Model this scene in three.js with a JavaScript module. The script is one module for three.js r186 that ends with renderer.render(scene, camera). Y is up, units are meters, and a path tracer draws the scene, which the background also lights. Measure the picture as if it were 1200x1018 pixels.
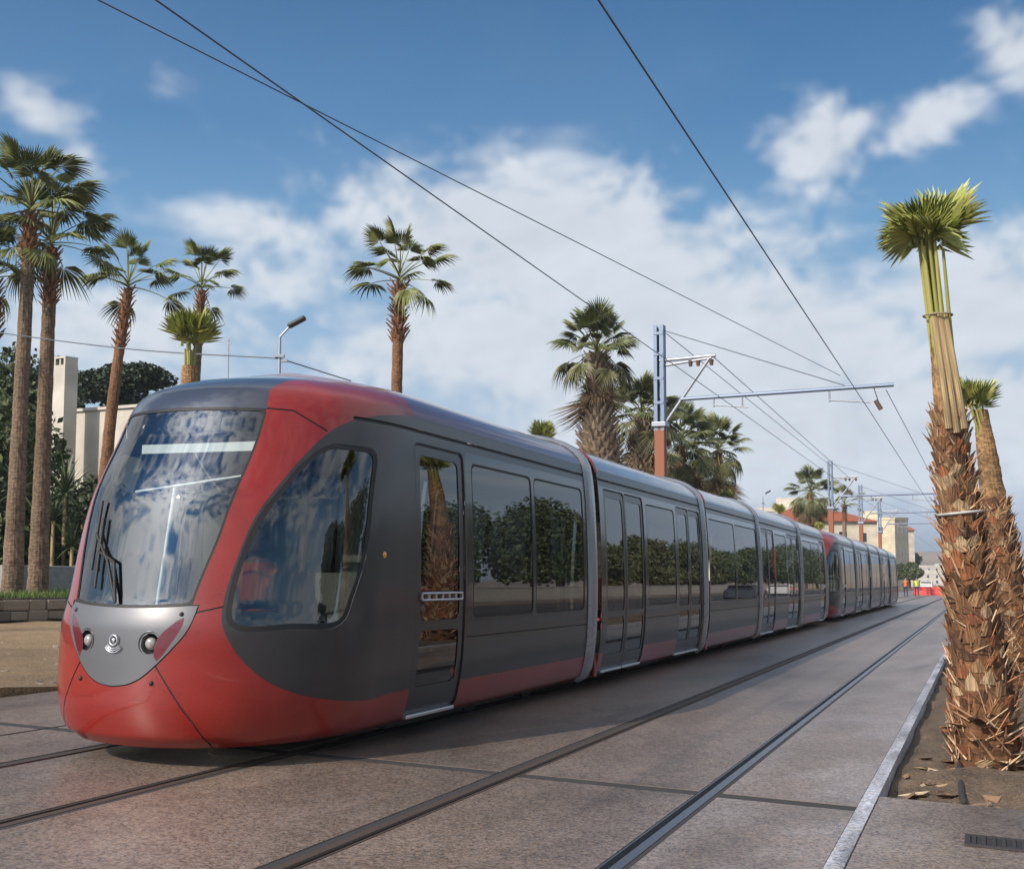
import * as THREE from 'three';
import { mergeGeometries } from 'three/addons/utils/BufferGeometryUtils.js';
import { RoundedBoxGeometry } from 'three/addons/geometries/RoundedBoxGeometry.js';
import { MarchingCubes } from 'three/addons/objects/MarchingCubes.js';

// ───────────────────────── camera, sky, sun, exposure ─────────────────────────
const V3 = (x, y, z) => new THREE.Vector3(x, y, z);
const SL = 0.0526;                                   // the street falls 5.3 % towards the sea (-z)
const scene = new THREE.Scene();
const FPX = 1280, CAMY = 1.49;
const camera = new THREE.PerspectiveCamera(2 * Math.atan(509 / FPX) * 180 / Math.PI, 1024 / 868, 0.1, 60000);
camera.position.set(0, CAMY, 0);
const YAW = 23.17 * Math.PI / 180, PITCH = Math.atan(99 / FPX);
camera.rotation.order = 'YXZ'; camera.rotation.set(PITCH, YAW, 0);
scene.add(camera);
const renderer = new THREE.WebGLRenderer({ antialias: true });
renderer.setSize(1024, 868);
renderer.toneMapping = THREE.LinearToneMapping;
renderer.toneMappingExposure = 0.9;
renderer.shadowMap.enabled = true;

const sun = new THREE.DirectionalLight(0xffeeda, 5.0);
sun.position.set(-62, 100, 110).multiplyScalar(1.2);
sun.target.position.set(-6, -1, -25); sun.castShadow = true; sun.shadow.radius = 1;
Object.assign(sun.shadow.camera, { left: -70, right: 70, top: 70, bottom: -70, near: 10, far: 420 });
sun.shadow.mapSize.set(4096, 4096);
scene.add(sun, sun.target);

// seeded random and noise
function rng(seed) { let s = seed >>> 0; return () => { s = (s + 0x6D2B79F5) | 0; let t = Math.imul(s ^ (s >>> 15), 1 | s); t = (t + Math.imul(t ^ (t >>> 7), 61 | t)) ^ t; return ((t ^ (t >>> 14)) >>> 0) / 4294967296; }; }
const hash3 = (x, y, z) => { let h = Math.imul(x, 374761393) ^ Math.imul(y, 668265263) ^ Math.imul(z, 2147483647 - 1274126177); h = Math.imul(h ^ (h >>> 13), 1274126177); return ((h ^ (h >>> 16)) >>> 0) / 4294967296; };
const sm = t => t * t * (3 - 2 * t), mix = (a, b, t) => a + (b - a) * t, clamp = (x, a = 0, b = 1) => Math.min(b, Math.max(a, x));
const sstep = (a, b, x) => sm(clamp((x - a) / (b - a)));
function noise3(x, y, z, per = 0) {
  const xi = Math.floor(x), yi = Math.floor(y), zi = Math.floor(z), fx = sm(x - xi), fy = sm(y - yi), fz = sm(z - zi);
  const w = per ? v => ((v % per) + per) % per : v => v;
  const h = (i, j, k) => hash3(w(xi + i), w(yi + j), zi + k);
  return mix(mix(mix(h(0, 0, 0), h(1, 0, 0), fx), mix(h(0, 1, 0), h(1, 1, 0), fx), fy), mix(mix(h(0, 0, 1), h(1, 0, 1), fx), mix(h(0, 1, 1), h(1, 1, 1), fx), fy), fz);
}
function fbm(x, y, z, o = 5, per = 0) { let a = 0.5, s = 0, n = 0; for (let i = 0; i < o; i++) { s += a * noise3(x, y, z + i * 17, per); n += a; x *= 2; y *= 2; z *= 2; per *= 2; a *= 0.5; } return s / n; }

// pixel of the photograph -> direction / point (a pixel only gives a direction; the plane gives the distance)
const camF = V3(-Math.sin(YAW) * Math.cos(PITCH), Math.sin(PITCH), -Math.cos(YAW) * Math.cos(PITCH)), camR = V3(Math.cos(YAW), 0, -Math.sin(YAW)), camU = V3().crossVectors ? new THREE.Vector3().crossVectors(camR, camF) : null;
const ray = (u, v) => camF.clone().addScaledVector(camR, (u - 600) / FPX).addScaledVector(camU, -(v - 509) / FPX);
const atX = (u, v, X) => { const d = ray(u, v); return d.multiplyScalar(X / d.x).add(camera.position); };
const atDepth = (u, v, D) => ray(u, v).multiplyScalar(D).add(camera.position);
const gy = z => z > -560 ? SL * z : -29.456 - 4.5 * (1 - Math.exp((z + 560) / 80));

// sky: blue above, paling downwards, with fair-weather cloud
{
  const W = 2048, H = 1024, data = new Float32Array(W * H * 4);
  const blobs = [];   // cloud banks: direction, angular half sizes (rad), strength
  const bank = (u, v, a, b, k, rot = 0) => blobs.push({ d: ray(u, v).normalize(), a: a / FPX, b: b / FPX, k, rot });
  bank(650, 290, 260, 85, 1.0, 0.12); bank(780, 400, 330, 95, 1.05); bank(560, 400, 220, 70, 0.8); bank(900, 500, 320, 90, 0.95);
  bank(970, 172, 62, 50, 0.78, -0.4); bank(1090, 140, 62, 26, 0.68, -0.35); bank(1185, 55, 34, 50, 0.72, -0.6); bank(1170, 360, 130, 90, 0.85); bank(1130, 480, 160, 80, 0.75);
  bank(45, 130, 50, 30, 0.62, 0.3); bank(110, 190, 40, 26, 0.5); bank(190, 95, 30, 18, 0.28); bank(370, 160, 34, 18, 0.3); bank(310, 270, 110, 34, 0.6); bank(330, 330, 110, 40, 0.55); bank(130, 390, 190, 60, 0.65); bank(930, 290, 100, 34, 0.5);
  const up = V3(0, 1, 0), sunD = sun.position.clone().normalize();
  for (const b of blobs) { b.r = new THREE.Vector3().crossVectors(b.d, up).normalize(); b.u = new THREE.Vector3().crossVectors(b.r, b.d).normalize(); }
  const grad = [[-90, .30, .32, .36], [-4, .42, .47, .55], [0, .50, .60, .745], [4, .50, .64, .80], [9, .36, .55, .77], [15, .20, .40, .66], [20, .115, .275, .53], [26, .070, .195, .415], [45, .045, .135, .33], [90, .035, .10, .27]];
  const dir = V3();
  for (let j = 0; j < H; j++) {
    const el = (j + 0.5) / H * Math.PI - Math.PI / 2, ed = el * 180 / Math.PI;
    let g = 0; while (g < grad.length - 2 && ed > grad[g + 1][0]) g++;
    const A = grad[g], B = grad[g + 1], t = clamp((ed - A[0]) / (B[0] - A[0]));
    for (let i = 0; i < W; i++) {
      const ph = ((i + 0.5) / W - 0.5) * 2 * Math.PI;
      dir.set(Math.cos(el) * Math.cos(ph), Math.sin(el), Math.cos(el) * Math.sin(ph));
      let r = mix(A[1], B[1], t), gr = mix(A[2], B[2], t), bl = mix(A[3], B[3], t);
      if (ed > -2) {
        const q = 1 / (dir.y + 0.12), wx = fbm(dir.x * 7 + 3, dir.y * 9, dir.z * 7, 3) - 0.5;
        const fw = clamp(dir.dot(camF) * 6 - 4.0), n1 = fbm(dir.x * q * 0.9 + 11 + wx, dir.z * q * 0.9 + 4, 2.2, 5);
        const n2 = fbm(dir.x * 16 + wx * 5, dir.y * 30, dir.z * 16, 4);
        const n3 = fw > 0 ? fbm(dir.x * 60 + wx * 9, dir.y * 90, dir.z * 60 + 5, 3) : 0.5;
        let inF = 0, m = 0;
        for (const b of blobs) {
          const c = dir.dot(b.d); if (c < 0.75) continue;
          let x = dir.dot(b.r) / c, y = dir.dot(b.u) / c; const cs = Math.cos(b.rot), sn = Math.sin(b.rot);
          const X = (x * cs - y * sn) / b.a, Y = (x * sn + y * cs) / b.b, d2 = X * X + Y * Y;
          m = Math.max(m, b.k * Math.exp(-d2 * 0.9));
        }
        // where the photograph shows the cloud banks; elsewhere a like sky of fair-weather cloud
        const free = sstep(0.40, 0.62, n1 + (n2 - 0.5) * 0.35) * mix(0.9, 0.75, sstep(20, 60, ed)) * (1 - fw);
        const veil = sstep(0.46, 0.72, n1) * 0.03 * fw;
        let c = sstep(0.16, 0.80, m * 1.1 + (n2 - 0.5) * 0.95 * (m > 0.01 ? 1 : 0) + (n3 - 0.5) * 0.6) * clamp(m * 3.0) * 0.84 + veil;
        c = clamp(Math.max(c, free) + (1 - clamp(Math.abs(ed - 3) / 9)) * 0.25 * n2);
        const s = 1.0 + (n2 - 0.5) * 0.20 + (n3 - 0.5) * 0.12, low = sstep(14, 2, ed);
        r = mix(r, mix(.80, .68, low) * s * 1.02, c); gr = mix(gr, mix(.845, .75, low) * s * 1.02, c); bl = mix(bl, mix(.90, .84, low) * s * 1.02, c);
      }
      { const a = Math.acos(clamp(dir.dot(sunD), -1, 1)) * 180 / Math.PI, h = Math.exp(-a * a / 700); r += r * 5.5 * h; gr += gr * 5.3 * h; bl += bl * 5.0 * h; }   // forward-scattered light round the sun
      const k = (j * W + i) * 4; data[k] = r; data[k + 1] = gr; data[k + 2] = bl; data[k + 3] = 1;
    }
  }
  const sky = new THREE.DataTexture(data, W, H, THREE.RGBAFormat, THREE.FloatType);
  sky.mapping = THREE.EquirectangularReflectionMapping; sky.magFilter = sky.minFilter = THREE.LinearFilter; sky.needsUpdate = true;
  scene.background = sky; scene.environment = sky;
}

console.log('sky', performance.now() | 0);
// ───────────────────────── helpers ─────────────────────────
const used = {};
const numbered = n => { used[n] = (used[n] ?? -1) + 1; return used[n] ? n + '_' + String(used[n]).padStart(3, '0') : n; };
const shade = o => o.traverse(c => { if (c.isMesh) c.castShadow = c.receiveShadow = true; });
function thing(name, label, category, pos, turn = 0, group) {
  const o = new THREE.Group(); o.name = numbered(name); scene.add(o); o.position.copy(pos); o.rotation.y = turn;
  o.userData = { label, category }; if (group) o.userData.group = group; return o;
}
function single(name, geo, m, label, category, group) { const o = new THREE.Mesh(geo, m); o.name = numbered(name); o.userData = { label, category }; if (group) o.userData.group = group; scene.add(o); return o; }
function structure(name, geo, m) { const o = geo ? new THREE.Mesh(geo, m) : new THREE.Group(); o.name = numbered(name); o.userData.kind = 'structure'; scene.add(o); return o; }
const part = (name, geo, m, parent) => { const o = new THREE.Mesh(geo, m); o.name = name; parent.add(o); return o; };
const lin = (r, g, b) => new THREE.Color().setRGB(r, g, b);
const std = (c, roughness = 0.8, metalness = 0, o = {}) => new THREE.MeshStandardMaterial({ color: c.isColor ? c : lin(...c), roughness, metalness, side: THREE.DoubleSide, ...o });
const phys = (c, roughness, metalness, o = {}) => new THREE.MeshPhysicalMaterial({ color: lin(...c), roughness, metalness, side: THREE.DoubleSide, ...o });
function tex(W, H, fn, srgb = true, rep = 1) {      // fn(u,v) -> [r,g,b] 0..1
  const d = new Uint8Array(W * H * 4);
  for (let j = 0; j < H; j++) for (let i = 0; i < W; i++) { const c = fn(i / W, j / H, i, j), k = (j * W + i) * 4; for (let q = 0; q < 3; q++) d[k + q] = clamp(c[q]) * 255; d[k + 3] = 255; }
  const t = new THREE.DataTexture(d, W, H); t.wrapS = t.wrapT = THREE.RepeatWrapping; t.magFilter = THREE.LinearFilter; t.minFilter = THREE.LinearMipmapLinearFilter; t.generateMipmaps = true;
  if (srgb) t.colorSpace = THREE.SRGBColorSpace; t.repeat.set(rep, rep); t.needsUpdate = true; return t;
}
const bx = (w, h, d, x = 0, y = 0, z = 0, rx = 0, ry = 0, rz = 0) => { const g = new THREE.BoxGeometry(w, h, d); if (rx || ry || rz) g.applyMatrix4(new THREE.Matrix4().makeRotationFromEuler(new THREE.Euler(rx, ry, rz))); return g.translate(x, y, z); };
const rbx = (w, h, d, r, x = 0, y = 0, z = 0) => new RoundedBoxGeometry(w, h, d, 2, r).translate(x, y, z);
function bar(a, b, r, n = 8, r2 = r) { const d = b.clone().sub(a), g = new THREE.CylinderGeometry(r2, r, d.length(), n); g.translate(0, d.length() / 2, 0); g.applyQuaternion(new THREE.Quaternion().setFromUnitVectors(V3(0, 1, 0), d.normalize())); return g.translate(a.x, a.y, a.z); }
const merge = l => mergeGeometries(l.map(g => { const h = g.index ? g.toNonIndexed() : g; for (const k of Object.keys(h.attributes)) if (!['position', 'normal', 'uv', 'color'].includes(k)) h.deleteAttribute(k); return h; }));
function paint(g, fn) { const p = g.attributes.position, c = new Float32Array(p.count * 3); for (let i = 0; i < p.count; i++) { const v = fn(p.getX(i), p.getY(i), p.getZ(i), i); c[i * 3] = v[0]; c[i * 3 + 1] = v[1]; c[i * 3 + 2] = v[2]; } g.setAttribute('color', new THREE.BufferAttribute(c, 3)); return g; }
function tris(P, uv, col) { const g = new THREE.BufferGeometry(); g.setAttribute('position', new THREE.Float32BufferAttribute(P, 3)); if (uv) g.setAttribute('uv', new THREE.Float32BufferAttribute(uv, 2)); if (col) g.setAttribute('color', new THREE.Float32BufferAttribute(col, 3)); g.computeVertexNormals(); return g; }

// ───────────────────────── ground ─────────────────────────
const speck = tex(1024, 1024, (u, v, i, j) => {     // exposed aggregate: pebbles of mixed tone in a cement matrix
  const a = fbm(u * 128, v * 128, 1, 3, 128), b = fbm(u * 16, v * 16, 7, 4, 16), c = hash3(i, j, 5), pe = noise3(u * 256, v * 256, 3, 256);
  const k = 0.84 + (a - 0.5) * 0.42 + (b - 0.5) * 0.16 + (c - 0.5) * 0.14 + (pe > 0.74 ? 0.14 : pe < 0.22 ? -0.2 : 0);
  const w = (noise3(u * 200, v * 200, 9, 200) - 0.5) * 0.08;
  return [k + w, k, k - w * 1.2];
});
const speckBump = tex(512, 512, (u, v, i, j) => { const k = noise3(u * 128, v * 128, 3, 128) * 0.6 + hash3(i, j, 2) * 0.4; return [k, k, k]; }, false);
const concreteM = std([.315, .24, .195], 0.36, 0, { map: speck, bumpMap: speckBump, bumpScale: 0.003, vertexColors: true });
const paveM = std([.29, .225, .18], 0.5, 0, { map: speck, bumpMap: speckBump, bumpScale: 0.003, vertexColors: true });
const dirtM = std([.40, .275, .15], 0.95, 0, { map: speck, bumpMap: speckBump, bumpScale: 0.012, vertexColors: true });
const soilM = std([.19, .135, .09], 0.95, 0, { map: speck, bumpMap: speckBump, bumpScale: 0.012, vertexColors: true });
const fillM = std([.035, .032, .031], 0.85);
const kerbM = std([.58, .59, .62], 0.6, 0, { map: speck, vertexColors: true });
const asphaltM = std([.075, .073, .075], 0.8, 0, { map: speck, vertexColors: true });
const grassM = std([.075, .105, .028], 0.9);
const zList = (z0, z1, near = 0.35) => { const l = [z0]; let z = z0; while (z > z1) { z -= near + Math.max(0, -z - 6) * 0.05; l.push(Math.max(z, z1)); } return l; };
function slab(x0, x1, z0, z1, top, thick, opt = {}) {   // a slab on the slope, top at `top` above the street plane
  const nx = Math.max(1, Math.round((x1 - x0) / (opt.dx ?? 0.4))), zs = zList(z0, z1, opt.dz ?? 0.35), P = [], U = [], C = [], h = opt.h ?? (() => 0), col = opt.col ?? (() => [1, 1, 1]);
  const vtx = (x, z) => [x, gy(z) + top + h(x, z), z], put = (a, b, c) => { for (const q of [a, b, c]) { P.push(...q); U.push(q[0] / 2.6, q[2] / 2.6); C.push(...col(q[0], q[2])); } };
  for (let i = 0; i < nx; i++) for (let j = 0; j < zs.length - 1; j++) {
    const xa = mix(x0, x1, i / nx), xb = mix(x0, x1, (i + 1) / nx), a = vtx(xa, zs[j]), b = vtx(xb, zs[j]), c = vtx(xb, zs[j + 1]), d = vtx(xa, zs[j + 1]);
    put(a, b, c); put(a, c, d);
  }
  const g1 = tris(P, U, C); const P2 = [], side = (a, b) => { const q = [a[0], a[1] - thick, a[2]], r = [b[0], b[1] - thick, b[2]]; P2.push(...a, ...q, ...r, ...a, ...r, ...b); };
  for (let j = 0; j < zs.length - 1; j++) { side(vtx(x0, zs[j]), vtx(x0, zs[j + 1])); side(vtx(x1, zs[j + 1]), vtx(x1, zs[j])); }
  for (let i = 0; i < nx; i++) { const xa = mix(x0, x1, i / nx), xb = mix(x0, x1, (i + 1) / nx); side(vtx(xb, z0), vtx(xa, z0)); side(vtx(xa, z1), vtx(xb, z1)); }
  const n = P2.length / 3, g2 = tris(P2, P2.flatMap((_, i) => i % 3 ? [] : [P2[i + 2] / 2.6, P2[i + 1] / 2.6]), new Array(n * 3).fill(1));
  // smooth top normals from the slope so that the sheet does not look faceted
  if (!opt.h) { const nr = V3(0, 1, -SL).normalize(), N = g1.attributes.normal; for (let i = 0; i < N.count; i++) N.setXYZ(i, nr.x, nr.y, -nr.z * -1); }
  return mergeGeometries([g1, g2]);
}
const stain = (x, z) => { const n = fbm(x * 0.5, z * 0.22, 3, 4), m = fbm(x * 2.3, z * 1.1, 8, 4), k = 0.84 + (n - 0.5) * 0.80 + (m - 0.5) * 0.40 - sstep(0.60, 0.72, fbm(x * 1.4 + 7, z * 0.35, 55, 4)) * 0.22; const t = (fbm(x * 0.8, z * 0.5, 21, 3) - 0.5) * 0.16; return [k + t * 0.6, k, k - t * 0.7]; };
const limeX = -0.74;
const limeStain = (x, z) => {                                      // pale cement slurry dried in ragged tongues beside the kerb and the right rail
  const s = stain(x, z); const e = fbm(x * 6, z * 1.6, 31, 5), d = Math.abs(x - limeX);
  const k = sstep(0.50, 0.66, e + 0.22 - d * 0.55) * 0.55 + sstep(0.54, 0.66, fbm(x * 5, z * 1.2, 44, 5) + 0.22 - Math.abs(x + 1.70) * 1.2) * 0.4;
  return s.map((v, i) => mix(v, [1.25, 1.42, 1.7][i], clamp(k)));
};
const RAILS = [-6.69, -5.19, -3.28, -1.78];
const Zfar = -330, jA = -7.53, jB = -7.69;
{
  const base = structure('ground', slab(-420, 420, 60, -1300, -0.5, 0.5, { dx: 40, dz: 20, col: (x, z) => stain(x * 0.05, z * 0.05) }), dirtM);
  const edges = [-10.0]; RAILS.forEach((x, i) => { const a = x - 0.037, b = x + 0.083; i % 2 ? edges.push(x - 0.083, x + 0.037) : edges.push(a, b); }); edges.push(limeX - 0.05);
  const fill = structure('joint_filler');
  for (let i = 0; i < edges.length; i += 2) part('filler_strip', slab(edges[i], edges[i + 1], 9, Zfar, -0.006, 0.3, { dx: 3, dz: 1 }), fillM, fill);
  const bed = structure('track_bed');
  const xs = [[-10.05, -7.86], [-7.80, RAILS[0] - 0.10], [RAILS[0] + 0.10, RAILS[1] - 0.10], [RAILS[1] + 0.10, RAILS[2] - 0.10], [RAILS[2] + 0.10, RAILS[3] - 0.085], [RAILS[3] + 0.075, limeX - 0.07]];
  for (const [a, b] of xs) {
    const o = { dx: 0.22, dz: 0.25, col: b > -1 ? limeStain : stain };
    part('concrete_panel', slab(a, b, 9, jA, 0, 0.1, o), concreteM, bed);
    part('concrete_panel', slab(a, b, jB, Zfar, 0, 0.1, o), concreteM, bed);
  }
  for (let i = 0; i < 6; i++) part('joint_strip', slab(xs[i][0], xs[i][1], jA - 0.003, jB + 0.003, -0.002, 0.05, { dx: 3 }), fillM, bed);
  const kc = (x, z) => { const n = fbm(x * 7, z * 1.5, 5, 5), k = 0.78 + (n - 0.5) * 1.7; return [k, k, k * 1.04]; };
  const kerb = structure('kerb');
  for (let z = 9; z > -150; z -= 2.0) part('kerb_stone', slab(limeX - 0.066, limeX + 0.03, z, z - 1.985, 0.001, 0.35, { dx: 0.05, dz: 0.2, col: kc }), kerbM, kerb);
  // strip of paving where the camera stands, then the sunken planting bed of the palms
  structure('pavement', slab(-0.70, 1.5, 9, -8.12, 0, 0.45, { dx: 0.22, dz: 0.25, col: limeStain }), paveM);
  structure('planting_bed', slab(-0.70, 1.5, -8.13, -170, -0.10, 0.4, { dx: 0.09, dz: 0.1, h: (x, z) => (fbm(x * 3, z * 3, 2, 5) - 0.5) * 0.13 + sstep(0.5, 0.0, Math.hypot(x - 0.15, z + 9.55) - 0.3) * 0.07, col: (x, z) => { const n = fbm(x * 5, z * 5, 9, 4), k = 0.7 + (n - 0.4) * 1.1; return [k * 1.02, k, k * 0.95]; } }), soilM);
  structure('roadway', slab(1.64, 9.4, 12, -330, -0.12, 0.4, { dx: 1, dz: 0.8, col: stain }), asphaltM);
  const kerb2 = structure('kerb');
  for (let z = 9; z > -150; z -= 2.0) part('kerb_stone', slab(1.505, 1.635, z, z - 1.985, 0.0, 0.4, { dx: 0.13, dz: 1, col: kc }), kerbM, kerb2);
  structure('pavement', slab(9.45, 13.0, 12, -330, 0, 0.45, { dx: 1, dz: 0.8, col: stain }), paveM);
  // bare ground left of the tracks, rising slightly
  structure('bare_ground', slab(-21.3, -10.06, 12, -330, 0.07, 0.5, { dx: 0.35, dz: 0.35, h: (x, z) => (fbm(x * 0.9, z * 0.9, 4, 5) - 0.5) * 0.16 + sstep(-11, -10.1, x) * (fbm(x * 5, z * 5, 3, 4) - 0.55) * 0.12, col: (x, z) => { const n = fbm(x * 0.7, z * 0.7, 6, 5), k = 0.78 + (n - 0.5) * 0.9; return [k, k * 0.99, k * 0.96]; } }), dirtM);
  structure('garden_ground', slab(-120, -21.9, 12, -330, 0.62, 0.9, { dx: 6, dz: 2, col: stain }), grassM);
  // the drain grating let into the paving
  const gr = thing('drain_grate', 'dark slotted drain grating set in the paving before the palm bed', 'drain', V3(0.25, gy(-7.0), -7.0));
  gr.rotation.x = -Math.atan(SL); const ironM = std([.06, .055, .055], 0.6, 0.6);
  part('frame', merge([bx(0.78, 0.012, 0.03, 0, 0.008, 0.125), bx(0.78, 0.012, 0.03, 0, 0.008, -0.125), bx(0.03, 0.012, 0.22, -0.375, 0.008, 0), bx(0.03, 0.012, 0.22, 0.375, 0.008, 0)]), ironM, gr);
  part('pit', bx(0.72, 0.004, 0.22, 0, 0.004, 0), std([.02, .02, .02], 1), gr);
  for (let i = 0; i < 14; i++) part('grate_bar', bx(0.022, 0.012, 0.22, -0.34 + i * 0.0523, 0.008, 0), ironM, gr);
}
// grooved rails: head, groove and guard lip, each rail one piece of the setting
{
  const polished = std([.26, .27, .29], 0.36, 0.9), rusty = std([.09, .065, .05], 0.65, 0.4);
  RAILS.forEach((x, i) => {
    const inner = i % 2 ? -1 : 1, zz = zList(9, Zfar, 4), gs = [];
    const strip = (a, b, ya, yb) => { const P = []; for (let j = 0; j < zz.length - 1; j++) { const A = [x + a * inner, gy(zz[j]) + ya, zz[j]], B = [x + b * inner, gy(zz[j]) + yb, zz[j]], C = [x + b * inner, gy(zz[j + 1]) + yb, zz[j + 1]], D = [x + a * inner, gy(zz[j + 1]) + ya, zz[j + 1]]; inner > 0 ? P.push(...A, ...B, ...C, ...A, ...C, ...D) : P.push(...A, ...C, ...B, ...A, ...D, ...C); } gs.push(tris(P)); };
    strip(-0.038, -0.036, -0.05, -0.004); strip(-0.036, 0.022, -0.003, -0.002); strip(0.022, 0.028, -0.002, -0.012); strip(0.028, 0.032, -0.012, -0.05); strip(0.032, 0.064, -0.05, -0.05);
    strip(0.064, 0.068, -0.05, -0.004); strip(0.068, 0.083, -0.003, -0.004);
    structure('rail', mergeGeometries(gs), i === 3 ? polished : rusty);
  });
}
console.log('ground done', performance.now() | 0);

// ───────────────────────── the tram ─────────────────────────
function pchip(X, Y) {
  const n = X.length, h = [], d = [], m = new Array(n); for (let i = 0; i < n - 1; i++) { h.push(X[i + 1] - X[i]); d.push((Y[i + 1] - Y[i]) / h[i]); }
  m[0] = d[0]; m[n - 1] = d[n - 2]; for (let i = 1; i < n - 1; i++) m[i] = d[i - 1] * d[i] <= 0 ? 0 : 3 * (h[i - 1] + h[i]) / ((2 * h[i] + h[i - 1]) / d[i - 1] + (h[i] + 2 * h[i - 1]) / d[i]);
  return x => { let i = 0; if (x <= X[0]) return Y[0] + (x - X[0]) * m[0] * 0; if (x >= X[n - 1]) return Y[n - 1]; while (x > X[i + 1]) i++; const t = (x - X[i]) / h[i], t2 = t * t, t3 = t2 * t; return Y[i] * (2 * t3 - 3 * t2 + 1) + h[i] * m[i] * (t3 - 2 * t2 + t) + Y[i + 1] * (-2 * t3 + 3 * t2) + h[i] * m[i + 1] * (t3 - t2); };
}
const PROF = [[1.13, .155], [1.215, .21], [1.28, .42], [1.318, .8], [1.325, 1.2], [1.312, 1.7], [1.28, 2.3], [1.238, 2.72], [1.198, 2.90], [1.09, 3.042], [.91, 3.152], [.64, 3.234], [.33, 3.281], [0, 3.297]];
const GL = [0]; for (let i = 1; i < PROF.length; i++) GL.push(GL[i - 1] + Math.hypot(PROF[i][0] - PROF[i - 1][0], PROF[i][1] - PROF[i - 1][1]));
const GM = GL[GL.length - 1], Wg = pchip(GL, PROF.map(p => p[0])), Yg = pchip(GL, PROF.map(p => p[1]));
const S0 = pchip([.155, .25, .5, 1, 1.25, 1.6, 2, 2.5, 2.9, 3.037, 3.187, 3.297], [.14, .05, .0, .01, .065, .13, .22, .45, .655, .928, 1.565, 2.019]);
const NL = 1.54, ACAP = 2.235, SEND = 6.85, TLEN = 32.04;
// attributes of a surface point: p = nose parameter (-2..2) or s on straight sections
function cabPt(p, G) {
  const W = Wg(G), y = Yg(G), s0 = S0(y), a = Math.abs(p), sg = Math.sign(p) || 1; let w, s, B;
  if (a <= 1) { const f = p * Math.PI / 2; w = W * Math.sin(f); s = s0 + NL * Math.pow(1 - Math.cos(f), 1.111); B = a * ACAP; }
  else { w = W * sg; s = mix(s0 + NL, SEND, a - 1); B = ACAP + s - s0 - NL; }
  return { p, q: G, w, y, s, B, phi: p * 90 };
}
const straightPt = (s, b) => { const G = GM - Math.abs(b); return { p: s, q: b, w: Wg(G) * (Math.sign(b) || 1), y: Yg(G), s, B: 0, phi: 0 }; };
function grid(pt, ps, qs) { const V = ps.map(p => qs.map(q => pt(p, q))), T = []; for (let i = 0; i < ps.length - 1; i++) for (let j = 0; j < qs.length - 1; j++) { T.push([V[i][j], V[i + 1][j], V[i + 1][j + 1]], [V[i][j], V[i + 1][j + 1], V[i][j + 1]]); } return T; }
function split(T, F, pt) {       // cut triangles along F = 0: [inside (F > 0), outside]
  const ins = [], out = [], fm = new Map(), Fc = v => { let x = fm.get(v); if (x === undefined) fm.set(v, x = F(v)); return x; };
  for (const t of T) {
    const f = t.map(Fc);
    if (f[0] >= 0 && f[1] >= 0 && f[2] >= 0) { ins.push(t); continue; } if (f[0] < 0 && f[1] < 0 && f[2] < 0) { out.push(t); continue; }
    const A = [], B = [];
    for (let i = 0; i < 3; i++) { const j = (i + 1) % 3; (f[i] >= 0 ? A : B).push(t[i]); if ((f[i] >= 0) !== (f[j] >= 0)) { const k = f[i] / (f[i] - f[j]), c = pt(mix(t[i].p, t[j].p, k), mix(t[i].q, t[j].q, k)); A.push(c); B.push(c); } }
    for (const [L, R] of [[A, ins], [B, out]]) for (let i = 2; i < L.length; i++) R.push([L[0], L[i - 1], L[i]]);
  }
  return [ins, out];
}
function refine(T, D, pt, size, levels) {   // finer triangles along the lines D = 0
  const fm = new Map(), Dc = v => { let x = fm.get(v); if (x === undefined) fm.set(v, x = D(v)); return x; };
  for (let l = 0; l < levels; l++, size /= 2) {
    const R = []; for (const t of T) {
      if (Math.min(Math.abs(Dc(t[0])), Math.abs(Dc(t[1])), Math.abs(Dc(t[2]))) > size * 1.1) { R.push(t); continue; }
      const [a, b, c] = t, m = (u, v) => pt((u.p + v.p) / 2, (u.q + v.q) / 2), ab = m(a, b), bc = m(b, c), ca = m(c, a); R.push([a, ab, ca], [ab, b, bc], [ca, bc, c], [ab, bc, ca]);
    } T = R;
  } return T;
}
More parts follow.
